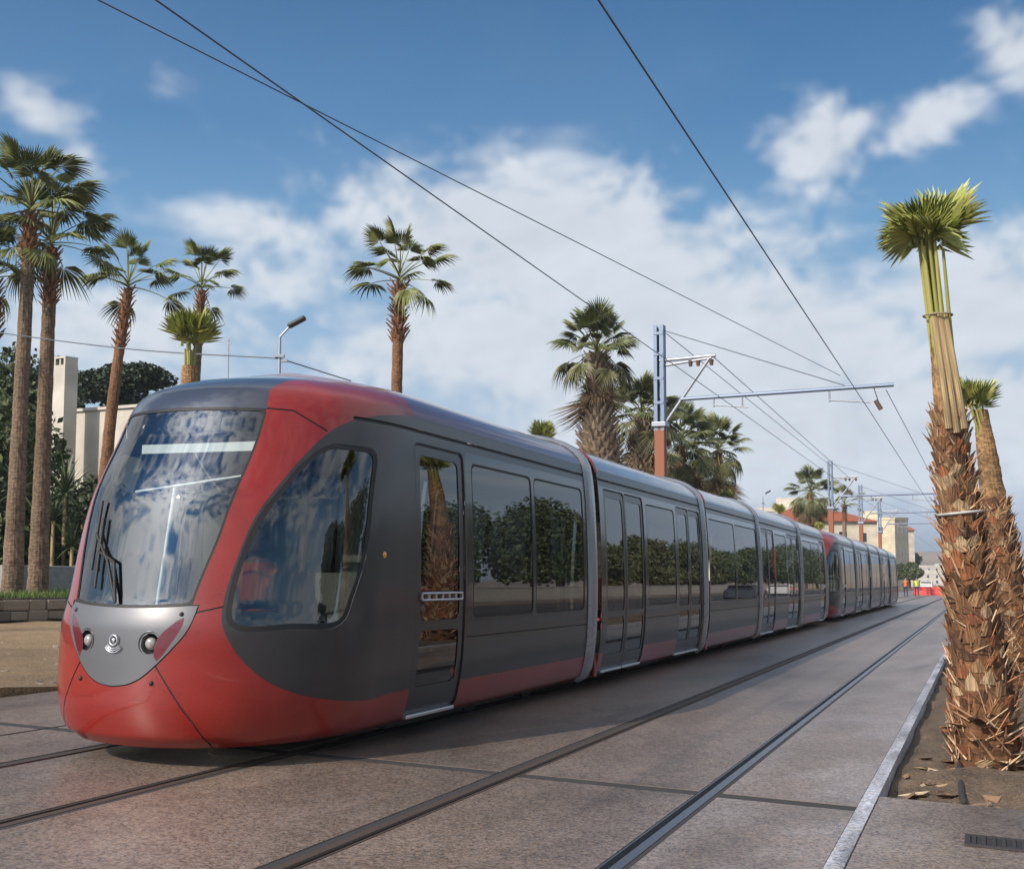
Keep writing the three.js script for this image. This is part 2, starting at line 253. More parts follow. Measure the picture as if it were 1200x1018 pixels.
function sheet(T, pt, off = 0, du = 1e-3) {
  const P = [], N = [], U = [], memo = new Map();
  for (const t of T) { const got = []; for (const v of t) {
    let m = memo.get(v);
    if (!m) {
      const c = pt === cabPt, e = (a, b) => { const r = pt(a, b); return V3(r.w, r.y, -r.s); };
      const qe = c ? clamp(v.q, 0.002, GM - 0.002) : clamp(v.q, -GM + 0.002, GM - 0.002);
      let pe = v.p; if (c && Math.abs(Math.abs(pe) - 1) < 2e-3) pe += 3e-3 * Math.sign(pe);
      if (c && qe > GM - 0.02) { pe = pe || 1e-3; }
      const dp = e(pe + du, qe).sub(e(pe - du, qe)), dq = e(v.p, qe + du).sub(e(v.p, qe - du)), n = dp.cross(dq).normalize(), pos = V3(v.w, v.y, -v.s);
      const core = V3(0, 1.7, -Math.max(v.s, 2.4)); if (!isFinite(n.x) || n.lengthSq() < 0.5) n.set(0, 1, 0); if (n.dot(pos.clone().sub(core)) < 0) n.negate();
      pos.addScaledVector(n, off); m = [pos, n]; memo.set(v, m);
    }
    got.push([m[0], m[1], v]);
  }
    const [A, B, C] = got, cr = B[0].clone().sub(A[0]).cross(C[0].clone().sub(A[0])); if (cr.lengthSq() < 1e-16) continue;
    for (const [q, n, v] of cr.dot(A[1]) + cr.dot(B[1]) < 0 ? [A, C, B] : got) { P.push(q.x, q.y, q.z); N.push(n.x, n.y, n.z); U.push(v.s / 2, v.y / 2); }
  }
  const g = new THREE.BufferGeometry(); g.setAttribute('position', new THREE.Float32BufferAttribute(P, 3)); g.setAttribute('normal', new THREE.Float32BufferAttribute(N, 3)); g.setAttribute('uv', new THREE.Float32BufferAttribute(U, 2)); return g;
}
const polySD = (pts, closed = true) => (x, y) => {      // signed distance, positive inside
  let d = 1e9, ins = false; const n = pts.length;
  for (let i = 0, j = n - 1; i < n; j = i++) {
    if (!closed && i === 0) continue; const [ax, ay] = pts[j], [bX, bY] = pts[i], ex = bX - ax, ey = bY - ay, t = clamp(((x - ax) * ex + (y - ay) * ey) / (ex * ex + ey * ey));
    d = Math.min(d, Math.hypot(x - ax - ex * t, y - ay - ey * t)); if (closed && (ay > y) !== (bY > y) && x < (bX - ax) * (y - ay) / (bY - ay) + ax) ins = !ins;
  }
  return ins ? d : -d;
};
const smoothPoly = (pts, n = 90) => new THREE.CatmullRomCurve3(pts.map(p => V3(p[0], p[1], 0)), true, 'centripetal').getPoints(n).slice(0, -1).map(p => [p.x, p.y]);
const rrect = (x0, x1, y0, y1, r) => (x, y) => { const qx = Math.abs(x - (x0 + x1) / 2) - (x1 - x0) / 2 + r, qy = Math.abs(y - (y0 + y1) / 2) - (y1 - y0) / 2 + r; return -(Math.hypot(Math.max(qx, 0), Math.max(qy, 0)) + Math.min(Math.max(qx, qy), 0) - r); };
const D2A = ACAP / 90;

const dustR = tex(512, 512, (u, v) => { const a = fbm(u * 8, v * 8, 2, 5, 8), k = 0.75 + (a - 0.5) * 0.7; return [k, k, k]; }, false);
const film = tex(512, 512, (u, v, i, j) => { const a = fbm(u * 10, v * 4, 6, 5, 10 * 2), b = noise3(u * 190, v * 190, 2, 190), k = 0.93 + (a - 0.5) * 0.20 + (hash3(i, j, 9) - 0.5) * 0.05 - (b > 0.86 ? 0.10 : 0); return [k, k, k]; });
const M = {
  red: phys([.27, .012, .006], 0.36, 0.0, { map: film, clearcoat: 0.7, clearcoatRoughness: 0.05 }),
  grey: phys([.030, .0265, .027], 0.45, 0.0, { map: film, clearcoat: 0.55, clearcoatRoughness: 0.16 }),
  roof: phys([.17, .155, .21], 0.34, 0.6, { clearcoat: 1.0, clearcoatRoughness: 0.12, roughnessMap: dustR }),
  roofRed: phys([.115, .035, .055], 0.34, 0.3, { clearcoat: 1.0, clearcoatRoughness: 0.1 }), band: phys([.012, .012, .013], 0.2, 0, { clearcoat: 0.7, clearcoatRoughness: 0.05 }),
  panel: phys([.045, .052, .07], 0.3, 0.2, { clearcoat: 0.8, clearcoatRoughness: 0.08 }),
  silver: phys([.155, .158, .168], 0.44, 0.5, { roughnessMap: dustR }),
  hoop: phys([.33, .34, .36], 0.4, 0.55, { clearcoat: 0.3, roughnessMap: dustR }),
  rubber: std([.012, .012, .013], 0.6), bellows: std([.018, .018, .02], 0.9),
  glass: phys([.15, .165, .16], 0.0, 0, { transmission: 1, thickness: 0, ior: 2.0 }),
  screen: phys([.68, .74, .74], 0.0, 0, { transmission: 1, thickness: 0, ior: 2.1 }),
  trim: std([.62, .63, .65], 0.3, 0.85), dark: std([.03, .03, .032], 0.7), floor: std([.10, .10, .105], 0.8), cab: std([.42, .43, .42], 0.7), dash: std([.13, .13, .135], 0.6),
  seat: std([.26, .045, .03], 0.8), pole: std([.55, .50, .2], 0.4, 0.3), white: std([.74, .76, .74], 0.6), ceil: std([.5, .5, .48], 0.9),
  lampRed: phys([.12, .006, .014], 0.25, 0.1, { clearcoat: 1 }), bowl: std([.10, .10, .11], 0.25, 0.8), lens: phys([.30, .29, .27], 0.08, 0.2, { clearcoat: 1 }), amber: phys([.8, .3, .01], 0.3, 0, { clearcoat: 1 }),
};
const lin_ = (a, b, n) => Array.from({ length: n + 1 }, (_, i) => mix(a, b, i / n));

function cabParts() {            // list of [name, geometry, material, children]
  const out = [], ps = [...lin_(-2, -1, 64).slice(0, -1), ...lin_(-1, 1, 100), ...lin_(1, 2, 64).slice(1)], qs = [...lin_(0, GL[8], 56), ...lin_(GL[8], GM, 22).slice(1)];
  let rest = grid(cabPt, ps, qs);
  const take = F => { const [a, b] = split(rest, F, cabPt); rest = b; return a; };
  const half = T => [split(T, v => v.w, cabPt)[0], split(T, v => -v.w, cabPt)[0]];
  const add = (name, T, m, off = 0, kids) => { if (T.length) out.push([name, sheet(T, cabPt, off), m, kids]); };
  const both = (name, T, m, off = 0) => half(T).forEach(t => add(name, t, m, off));
  const all = rest;
  // windscreen
  const wsE = pchip([1.1, 1.21, 1.77, 2.39, 2.9], [24.0, 24.4, 29.8, 33.2, 33.8]);
  const Fws = v => Math.min((wsE(v.y) - Math.abs(v.phi)) * D2A, v.y - 1.19 - 0.035 * (v.phi / 28) ** 2, 2.725 - v.y), inNose = v => Math.abs(v.p) <= 1.2;
  const ws = split(all, v => inNose(v) ? Fws(v) + 0.012 : -1, cabPt)[0];
  add('windscreen', ws, M.screen, -0.008);
  take(v => inNose(v) ? Fws(v) : -1);
  add('windscreen_gasket', take(v => inNose(v) ? Fws(v) + 0.022 : -1), M.rubber, -0.003);
  // dark glossy panel over the windscreen
  add('roof_front_panel', take(v => Math.min(0.69 - 0.30 * (v.y - 2.78) - Math.abs(v.w), v.y - 2.745, 1.62 - v.s)), M.panel, -0.001);
  // silver mask with lamps
  const mb = pchip([0, 5, 10, 14, 18, 21.5, 26, 27.6], [.598, .612, .655, .725, .815, .905, 1.07, 1.3]), mpts = [];
  for (let a = -27.5; a <= 27.6; a += 1) mpts.push([a * D2A, mb(Math.abs(a))]); mpts.push([27.5 * D2A, 1.5], [-27.5 * D2A, 1.5]);
  const mSD = polySD(mpts), Fm = v => Math.abs(v.phi) < 34 && v.y < 1.32 && v.y > 0.45 ? Math.min(mSD(v.phi * D2A, v.y), 1.165 + 0.035 * (v.phi / 28) ** 2 - v.y) : -1;
  take(Fm); rest = refine(rest, Fm, cabPt, 0.06, 3); const maskAll = split(all, Fm, cabPt)[0]; let mask = maskAll;
  add('mask_joint', take(v => Fm(v) + 0.009), M.rubber, -0.006);
  const tl = polySD(smoothPoly([[15.6, .79], [14.8, .88], [15.8, .955], [19.6, 1.045], [23.4, 1.11], [23.6, 1.06], [20.1, .91], [16.6, .80]].map(([a, b]) => [a * D2A, b])));
  let r = split(mask, v => tl(Math.abs(v.phi) * D2A, v.y), cabPt); both('tail_light', r[0], M.lampRed, 0.003); mask = r[1];
  const hlF = v => 0.078 - Math.hypot((Math.abs(v.phi) - 13.2) * D2A, v.y - .915);
  r = split(mask, hlF, cabPt); mask = r[1];
  for (const sg of [1, -1]) {
    const c = cabPt(sg * 13.2 / 90, GL[3] + 0.115), n = V3(c.w * 0.75, 0, 0.9).normalize(), q = new THREE.Quaternion().setFromUnitVectors(V3(0, 1, 0), n);
    const bowl = new THREE.LatheGeometry([[0.0, -0.06], [0.05, -0.05], [0.078, -0.012], [0.086, 0.004], [0.092, 0.0]].map(p => new THREE.Vector2(p[0], p[1])), 24).applyQuaternion(q).translate(c.w, c.y, -c.s);
    const lens = new THREE.SphereGeometry(0.046, 20, 12).scale(1, 0.7, 1).translate(0.018 * 0, -0.02, 0).applyQuaternion(q).translate(c.w, c.y, -c.s);
    out.push(['headlight', bowl, M.bowl, [['lens', lens, M.lens]]]);
  }
  const em = (g) => g.translate(0, 0.93, 0.012);
  const ring = (r0, t) => new THREE.TorusGeometry(r0, t, 8, 28);
  const arcs = [1, 2, 3].map(i => new THREE.TorusGeometry(0.048 + 0.014 * i, 0.004, 6, 20, Math.PI * 0.62).rotateZ(Math.PI * 1.19));
  add('nose_mask', mask, M.silver, 0.004, [['emblem', em(merge([ring(0.036, 0.006), new THREE.SphereGeometry(0.016, 14, 10).scale(1, 1, 0.5), ...arcs])), M.trim]]);
  for (const sg of [1, -1]) for (const [ph, y] of [[22.4, 1.125], [14.9, .625]]) { const c = cabPt(sg * ph / 90, GL[0] + 0.05 + (y - 0.14)); out.push(['plug', new THREE.SphereGeometry(0.018, 10, 8).translate(c.w, c.y, -c.s), M.rubber]); }
  // panel joints
  const seams = [[[15.8, .755], [21.5, .58], [28.6, .37], [35.5, .14]], [[25.0, 1.135], [34.6, 1.19]], [[34.0, 2.75], [43.4, 2.745], [56.3, 2.60]]].map(l => polySD(l.map(([a, b]) => [a * D2A, b]), false));
  for (const f of seams) { const d = v => inNose(v) ? f(Math.abs(v.phi) * D2A, v.y) : -1; rest = refine(rest, d, cabPt, 0.06, 4); both('panel_joint', take(v => d(v) + 0.0065), M.rubber, -0.006); }
  // cab side window
  const sw = polySD(smoothPoly([[39.2, 1.08], [37.4, 1.26], [39.4, 1.58], [42.4, 1.83], [48.0, 2.08], [52.2, 2.28], [58.8, 2.445], [67, 2.46], [75.6, 2.44], [77.8, 2.24], [79.2, 1.68], [75.2, 1.26], [73.2, 1.095], [57, 1.07]].map(([a, b]) => [a * D2A, b])));
  const Fsw = v => Math.abs(v.p) < 1.1 && Math.abs(v.p) > 0.3 && v.y > 0.9 && v.y < 2.7 ? sw(v.B, v.y) : -1;
  both('side_window', split(all, v => Fsw(v) + 0.012, cabPt)[0], M.glass, -0.008); take(Fsw);
  both('window_gasket', take(v => Fsw(v) + 0.042), M.rubber, -0.002);
  // single door and the windows behind it
  const drF = rrect(2.24, 3.22, .21, 2.62, .05), D = v => Math.abs(v.p) > 1 ? drF(v.s, v.y) : -1;
  const panesF = [rrect(2.335, 3.125, 1.04, 2.53, .05), rrect(2.335, 3.125, .46, .95, .04)];
  doorSet(half(split(all, v => D(v) + 0.004, cabPt)[0]), panesF, out, cabPt, [2.26, 3.20], [2.32, 3.14]);
  take(D); add('door_joint', take(v => D(v) + 0.018), M.rubber, -0.006);
  for (const [a, b] of [[3.43, 4.97], [5.09, 6.69]]) {
    const w = rrect(a, b, 1.06, 2.54, .05), F = v => Math.abs(v.p) > 1 ? w(v.s, v.y) : -1;
    both('window', split(all, v => F(v) + 0.012, cabPt)[0], M.glass, -0.007); take(F); both('window_gasket', take(v => F(v) + 0.022), M.rubber, -0.002);
  }
  both('glazing_band', take(v => v.s > 3.0 ? Math.min(v.y - 1.0, 2.66 - v.y, v.s - 3.27, 6.8 - v.s) : -1), M.band);
  // gutter, lower body joint
  rest = refine(rest, v => v.y - 2.745, cabPt, 0.06, 2);
  both('gutter', take(v => v.B > 1.5 ? Math.min(0.016 - Math.abs(v.y - 2.745), v.B - 1.62) : -1), M.rubber, -0.012);
  rest = refine(rest, v => v.y - 0.86, cabPt, 0.06, 3); both('panel_joint', take(v => v.s > 3.27 ? 0.006 - Math.abs(v.y - 0.86) : -1), M.rubber, -0.006);
  // grey side
  const front = new THREE.CatmullRomCurve3([[102, .455], [90.8, .43], [76.6, .46], [61.1, .54], [49.7, .66], [41.5, .83], [37.4, .97], [35.0, 1.1], [34.6, 1.28], [37.0, 1.6], [40.0, 1.86], [45.6, 2.13], [49.9, 2.34], [56.3, 2.57], [63.7, 2.70], [71.9, 2.78], [82.9, 2.84], [96, 2.88]].map(([a, b]) => V3(a * D2A, b, 0)), false, 'centripetal').getPoints(80).map(q => [q.x, q.y]);
  const gp = [...front, [12, 2.88], [12, 0.455]];
  const gsd = polySD(gp);
  both('side_panel', take(v => gsd(v.B, v.y)), M.grey);
  add('roof', take(v => Math.min(v.s - 2.32, v.y - 2.7)), M.roofRed);
  const b2 = split(rest, v => v.y - 0.6 - (v.s > 3 ? -0 : 0.0), cabPt);
  add('front_shell', rest, M.red);
  // indicator, coupler flap below the nose
  for (const sg of [1, -1]) { out.push(['indicator', new THREE.SphereGeometry(0.03, 12, 8).scale(0.5, 1, 1).translate(sg * 1.312, 1.61, -1.66), M.amber]); }
  return out;
}
// doors: leaf sheet with panes, bar handle and sill
function doorSet(halves, panesF, out, pt, [a, b], bars) {
  halves.forEach((T, k) => {
    const sg = k ? -1 : 1; let leaf = T; const kids = [];
    for (const F of panesF) { const glass = split(T, v => F(v.s, v.y) + 0.012, pt)[0]; kids.push(['door_pane', sheet(glass, pt, -0.020), M.glass]); leaf = split(leaf, v => F(v.s, v.y), pt)[1]; }
    if (bars) for (const y of [1.225, 1.285]) kids.push(['door_bar', bar(V3(sg * 1.335, y, -bars[0]), V3(sg * 1.335, y, -bars[1]), 0.011, 6), M.trim]);
    if (bars) for (const s of lin_(bars[0], bars[1], 6)) kids.push(['door_bar', bx(0.012, 0.05, 0.03, sg * 1.334, 1.255, -s), M.trim]);
    kids.push(['door_sill', rbx(0.07, 0.035, b - a, 0.01, sg * 1.215, 0.205, -(a + b) / 2), M.trim]);
    out.push(['door', sheet(leaf, pt, -0.012), M.grey, kids]);
  });
}
function midParts(s0, s1, doors, wins) {
  const out = [], qs = []; for (let i = 0; i <= 150; i++) qs.push(mix(-GM, GM, i / 150));
  const n = Math.round((s1 - s0) / 0.075); let rest = grid(straightPt, lin_(s0, s1, n), qs); const all = rest;
  const take = F => { const [a, b] = split(rest, F, straightPt); rest = b; return a; };
  const half = T => [split(T, v => v.w, straightPt)[0], split(T, v => -v.w, straightPt)[0]];
  const add = (name, T, m, off = 0) => { if (T.length) out.push([name, sheet(T, straightPt, off), m]); };
  const both = (name, T, m, off = 0) => half(T).forEach(t => add(name, t, m, off));
  for (const [a, b] of doors) for (const [c, d] of [[a, (a + b) / 2 - 0.008], [(a + b) / 2 + 0.008, b]]) {
    const F = rrect(c, d, .19, 2.62, .04), Fv = v => F(v.s, v.y);
    doorSet(half(split(all, v => Fv(v) + 0.004, straightPt)[0]), [rrect(c + .08, d - .08, 1.0, 2.53, .05), rrect(c + .08, d - .08, .42, .92, .04)], out, straightPt, [c + .02, d - .02], null);
    take(Fv); add('door_joint', take(v => Fv(v) + 0.016), M.rubber, -0.006);
  }
  for (const [a, b] of wins) { const F = rrect(a, b, 1.06, 2.54, .05), Fv = v => F(v.s, v.y); both('window', split(all, v => Fv(v) + 0.012, straightPt)[0], M.glass, -0.007); take(Fv); both('window_gasket', take(v => Fv(v) + 0.02), M.rubber, -0.002); }
  both('glazing_band', take(v => Math.min(v.y - 1.0, 2.66 - v.y)), M.band);
  rest = refine(rest, v => v.y - 2.745, straightPt, 0.07, 2); both('gutter', take(v => 0.016 - Math.abs(v.y - 2.745)), M.rubber, -0.012);
  rest = refine(rest, v => v.y - 0.86, straightPt, 0.07, 3); both('panel_joint', take(v => 0.006 - Math.abs(v.y - 0.86)), M.rubber, -0.006);
  both('side_panel', take(v => Math.min(v.y - 0.46, 2.88 - v.y)), M.grey);
  add('roof', take(v => v.y - 2), M.roof);
  both('skirt', rest, M.red);
  return out;
}
function ringGeo(s0, s1, off, y0 = -1, y1 = 9, bulge = 0) {
  const qs = []; for (let i = 0; i <= 80; i++) qs.push(mix(-GM, GM, i / 80)); const n = 6;
  let T = grid(straightPt, lin_(s0, s1, n), qs); T = split(T, v => Math.min(v.y - y0, y1 - v.y), straightPt)[0];
  const g = sheet(T, straightPt, off); if (bulge) { const p = g.attributes.position, N = g.attributes.normal; for (let i = 0; i < p.count; i++) { const t = (-p.getZ(i) - s0) / (s1 - s0), k = bulge * (Math.sqrt(Math.max(0, 4 * t * (1 - t)))); p.setXYZ(i, p.getX(i) + N.getX(i) * k, p.getY(i) + N.getY(i) * k, p.getZ(i)); const dz = (t - 0.5) * 1.1; N.setXYZ(i, N.getX(i), N.getY(i), -dz); const l = Math.hypot(N.getX(i), N.getY(i), N.getZ(i)); N.setXYZ(i, N.getX(i) / l, N.getY(i) / l, N.getZ(i) / l); } }
  return g;
}
const JOINTS = [7.30, 13.50, 18.90, 25.20];
function buildTram() {
  const t = thing('tram', 'long red and charcoal articulated tram with a silver nose mask, its lit front leading', 'tram', V3(-5.925, gy(-6.312), -6.312));
  const put = (l, rear) => { for (const [name, g, m, kids] of l) { const o = part(name, g, m, t); if (rear) { o.rotation.y = Math.PI; o.position.z = -TLEN; } for (const [n2, g2, m2] of kids ?? []) part(n2, g2, m2, o); } };
  const cab = cabParts(); put(cab); put(cab, true);
  put(midParts(7.39, 13.15, [[7.59, 9.43], [11.39, 13.01]], [[9.61, 11.23]]));
  put(midParts(13.63, 18.51, [], [[13.75, 15.97], [16.09, 18.37]]));
  put(midParts(18.89, 24.65, [[19.03, 20.65], [22.61, 24.45]], [[20.81, 22.43]]));
  for (const [a, b] of [[6.85, 7.39], [13.15, 13.63], [18.51, 18.89], [24.65, 25.19]]) {
    const w = (b - a);
    part('joint_hoop', ringGeo(a - 0.02, a + w * 0.58, 0.006, 0.16, 9, 0.045), M.hoop, t);
    part('bellows', ringGeo(a + w * 0.5, b + 0.02, -0.07), M.bellows, t);
    part('joint_trim', ringGeo(b - 0.07, b + 0.02, 0.006, 2.82, 9, 0.025), M.red, t);
    for (const sg of [1, -1]) part('joint_trim', rbx(0.05, 0.32, 0.09, 0.02, sg * 1.235, 0.32, -b + 0.025), M.red, t);
  }
  // inside and below
  part('floor', bx(2.36, 0.1, TLEN - 3.6, 0, 0.33, -TLEN / 2), M.floor, t);
  part('underframe', merge([bx(2.2, 0.12, TLEN - 3, 0, 0.2, -TLEN / 2), ...[2.2, 9.5, 21.5].map(s => bx(1.9, 0.12, 1.6, 0, 0.13, -s - 1))]), M.dark, t);
  part('ceiling', bx(2.2, 0.04, TLEN - 6, 0, 2.72, -TLEN / 2), M.ceil, t);
  for (const s of [5.3, 16.3, 27.2]) for (const ds of [-0.8, 0.8]) for (const x of [-0.75, 0.75]) part('wheel', new THREE.CylinderGeometry(0.29, 0.29, 0.11, 28).rotateZ(Math.PI / 2).translate(x, 0.286, -s - ds), M.dark, t);
  const seatG = merge([rbx(0.44, 0.08, 0.42, 0.03, 0, 0.44, 0), rbx(0.44, 0.55, 0.07, 0.03, 0, 0.75, 0.2), rbx(0.38, 0.06, 0.3, 0.02, 0, 0.22, 0.02), bx(0.1, 0.36, 0.1, 0, 0.2, 0.05)]);
  for (const s of [3.9, 4.7, 5.5, 6.3, 14.4, 15.2, 17.2, 18.0, 26.2, 27.0, 27.8, 28.6]) for (const x of [-0.95, -0.48, 0.95]) { const o = part('seat', seatG, M.seat, t); o.position.set(x, 0.38, -s); }
  for (const s of [3.2, 7.0, 8.3, 9.2, 10.6, 12.0, 12.9, 14.9, 17.6, 20, 21.8, 23.6, 25.8, 29]) for (const x of [-0.5, 0.5]) part('grab_pole', bar(V3(x, 0.38, -s), V3(x, 2.7, -s), 0.02, 8), M.pole, t);
  for (const [s, sg] of [[2.18, 1], [TLEN - 2.18, -1]]) part('cab_partition', merge([bx(2.3, 1.1, 0.05, 0, 0.9, -s), bx(0.5, 1.2, 0.05, -0.85, 2.05, -s), bx(0.5, 1.2, 0.05, 0.85, 2.05, -s), bx(2.3, 0.25, 0.05, 0, 2.6, -s)]), M.cab, t);
  for (const rear of [0, 1]) {
    const l = [['dashboard', merge([rbx(1.5, 0.30, 0.62, 0.1, 0, 0.98, -0.86), rbx(1.0, 0.5, 0.3, 0.05, 0, 0.6, -1.0)]), M.dash], ['driver_seat', merge([rbx(0.5, 0.1, 0.48, 0.04, 0, 0.86, -1.74), rbx(0.48, 0.8, 0.12, 0.05, 0, 1.28, -1.99), bx(0.2, 0.45, 0.2, 0, 0.6, -1.78)]), M.dark],
      ['sun_blind', merge([bx(1.16, 0.075, 0.02, 0.02, 2.45, -0.79)]), M.white], ['blind_rod', bar(V3(-0.45, 2.08, -0.62), V3(0.62, 2.22, -0.75), 0.010, 6), M.white], ['cab_pillar', bar(V3(-0.28, 1.1, -0.75), V3(-0.16, 2.12, -0.75), 0.016, 6), M.white]];
    for (const [n, g, m] of l) { const o = part(n, g, m, t); if (rear) { o.rotation.y = Math.PI; o.position.z = -TLEN; } }
    // wipers lie on the glass
    const wp = []; for (const [a, b, h] of [[-9, -19, 1.72], [-6, -15, 1.58]]) { const q = (ph, y) => { let G = 0; for (G = 0.5; Yg(G) < y; G += 0.005); const c = cabPt(ph / 90, G); return V3(c.w, c.y, -c.s + 0.025); }; wp.push(bar(q(-2, 1.2), q(a, 1.5), 0.013, 6), bar(q(a, 1.5), q(b, h), 0.012, 6), bar(q(b + 2, h - 0.28), q(b - 1.5, h + 0.26), 0.012, 6)); }
    for (const g of [merge(wp.slice(0, 3)), merge(wp.slice(3))]) { const o = part('wiper', g, M.rubber, t); if (rear) { o.rotation.y = Math.PI; o.position.z = -TLEN; } }
  }
  t.rotation.x = -Math.atan(SL); return t;
}
const tram = buildTram();
{
  const t2 = tram.clone(); t2.name = numbered('tram'); scene.add(t2);
  const c = Math.cos(Math.atan(SL)), s = Math.sin(Math.atan(SL)); t2.position.add(V3(0, -s, -c).multiplyScalar(TLEN + 0.25));
  t2.userData = { label: 'second red and charcoal tram coupled behind the leading one, farther down the street', category: 'tram' };
}
console.log('tram done', performance.now() | 0);
//@@PART2
// ───────────────────────── palms ─────────────────────────
const P2 = (a, n) => Array.from({ length: n }, (_, i) => a(i));
const leafM = std([1, 1, 1], 0.55, 0, { vertexColors: true });
const barkTex = tex(256, 512, (u, v, i, j) => { const r = fbm(u * 8, v * 64, 3, 4, 8), c = fbm(u * 32, v * 16, 8, 4, 32), k = 0.74 + (r - 0.5) * 0.5 + (c - 0.5) * 0.4 + (hash3(i, j, 4) - 0.5) * 0.14; return [k * 1.05, k, k * 0.93]; });
const barkM = std([.27, .205, .155], 0.95, 0, { map: barkTex, bumpMap: barkTex, bumpScale: 0.012, vertexColors: true });
const streak = tex(128, 256, (u, v, i, j) => { const a = fbm(u * 32, v * 3, 5, 4, 32), k = 0.78 + (a - 0.5) * 0.85 + (hash3(i, j, 8) - 0.5) * 0.12; return [k * 1.03, k, k * 0.95]; });
const bootM = [[.34, .185, .095], [.23, .125, .07], [.46, .29, .165], [.17, .095, .06], [.40, .165, .08], [.62, .47, .31]].map(c => std(c, 0.95, 0, { map: streak, bumpMap: streak, bumpScale: 0.006 }));
// one fan leaf: petiole along +z, folded blade of separate segments; droop bends the tips down
function frond(seed, { R = 0.95, lp = 1.0, n = 26, span = 2.35, droop = 0.35, arch = 0.12, col = [.135, .155, .042], dry = 0, close = 1 }) {
  const r = rng(seed), P = [], C = [], pc = [.16, .17, .05].map((v, i) => mix(v, [.22, .14, .07][i], dry));
  const put = (a, b, c, k) => { for (const q of [a, b, c]) { P.push(q.x, q.y, q.z); C.push(...k); } };
  const pet = t => V3(0, -arch * lp * t * t, lp * t);
  for (let i = 0; i < 4; i++) { const a = pet(i / 4), b = pet((i + 1) / 4), w0 = mix(0.035, 0.014, i / 4), w1 = mix(0.035, 0.014, (i + 1) / 4); for (let s = 0; s < 3; s++) { const t0 = s / 3 * 6.283, t1 = (s + 1) / 3 * 6.283, o = (p, w, t) => V3(p.x + Math.cos(t) * w, p.y + Math.sin(t) * w * 0.6, p.z); put(o(a, w0, t0), o(b, w1, t0), o(b, w1, t1), pc); put(o(a, w0, t0), o(b, w1, t1), o(a, w0, t1), pc); } }
  const h = pet(1), tilt = -arch * 1.6;
  for (let i = 0; i < n; i++) {
    const a = mix(-span, span, (i + 0.5) / n) * close + (r() - 0.5) * 0.05, da = span * close / n * 1.02, len = R * (0.78 + 0.22 * Math.cos(a * 0.8)) * (0.88 + 0.2 * r()), dr = droop * (0.7 + 0.6 * r());
    const at = (rad, ang, lift) => { const x = Math.sin(ang) * rad, z = Math.cos(ang) * rad, t = rad / R; return V3(x, h.y + lift + tilt * z * 0.8 - dr * R * t * t * t * 0.9 - Math.abs(Math.sin(ang)) * rad * 0.10, h.z + z * (1 - 0.25 * dr * t * t)); };
    const k0 = 0.75 + 0.5 * r(), yel = r() < 0.14 ? 0.5 : 0, k = col.map((v, j) => mix(v, [.15, .14, .04][j], yel) * k0);
    const r1 = 0.55 * len, c0 = at(0.03, a, 0), e0 = at(r1, a - da, -0.012), e1 = at(r1, a + da, -0.012), c1 = at(r1, a, 0.028), m0 = at(0.8 * len, a - da * 0.42, -0.008), m1 = at(0.8 * len, a + da * 0.42, -0.008), cm = at(0.8 * len, a, 0.012), tp = at(len, a + (r() - 0.5) * 0.05, 0);
    put(c0, e0, c1, k); put(c0, c1, e1, k); put(e0, m0, cm, k); put(e0, cm, c1, k); put(c1, cm, m1, k); put(c1, m1, e1, k); put(m0, tp, cm, k); put(cm, tp, m1, k);
  }
  const g = tris(P, null, C); return g;
}
const GREEN = P2(i => [frond(10 + i, { R: 0.62, lp: 1.0, droop: 0.18, arch: 0.02, span: 1.6 }), frond(20 + i, { R: 0.62, lp: 1.1, droop: 0.5, arch: 0.16, span: 2.0 }), frond(30 + i, { R: 0.62, lp: 1.1, droop: 0.95, arch: 0.36, span: 1.9 })], 3);
const DRY = P2(i => frond(60 + i, { droop: 1.1, arch: 0.5, span: 1.5, col: [.16, .105, .055], dry: 1, lp: 0.8 }), 2);
const FULL = P2(i => [frond(110 + i, { R: 0.66, lp: 0.95, droop: 0.15, arch: 0.02, span: 1.9, col: [.115, .135, .04], n: 32 }), frond(120 + i, { R: 0.66, lp: 0.95, droop: 0.4, arch: 0.15, span: 2.3, col: [.10, .12, .038], n: 32 }), frond(130 + i, { R: 0.66, lp: 0.95, droop: 0.9, arch: 0.35, span: 2.0, col: [.10, .105, .038], n: 32 })], 3);
const fr = (t, q) => t;
function trunkGeo(pts, radii, seg = 40, rad = 14, col = () => [1, 1, 1], rough = 0.06, vs = 2) {
  const cv = new THREE.CatmullRomCurve3(pts), P = [], U = [], C = [], rf = pchip(radii.map((_, i) => i / (radii.length - 1)), radii);
  const ring = P2(i => { const t = i / seg, c = cv.getPoint(t), r = rf(t); return P2(j => { const a = (j % rad) / rad * 6.2832, k = r * (1 + (noise3(Math.cos(a) * 2.5 + 5, t * 60, Math.sin(a) * 2.5 + 5) - 0.5) * rough * 2); return V3(c.x + Math.cos(a) * k, c.y, c.z + Math.sin(a) * k); }, rad + 1); }, seg + 1);
  const L = cv.getLength(), put = (i, j) => { const q = ring[i][j]; P.push(q.x, q.y, q.z); U.push(j / rad * 2, i / seg * L / vs); C.push(...col(i / seg, j)); };
  for (let i = 0; i < seg; i++) for (let j = 0; j < rad; j++) { put(i, j); put(i + 1, j); put(i + 1, j + 1); put(i, j); put(i + 1, j + 1); put(i, j + 1); }
  return { g: tris(P, U, C), cv, rf };
}
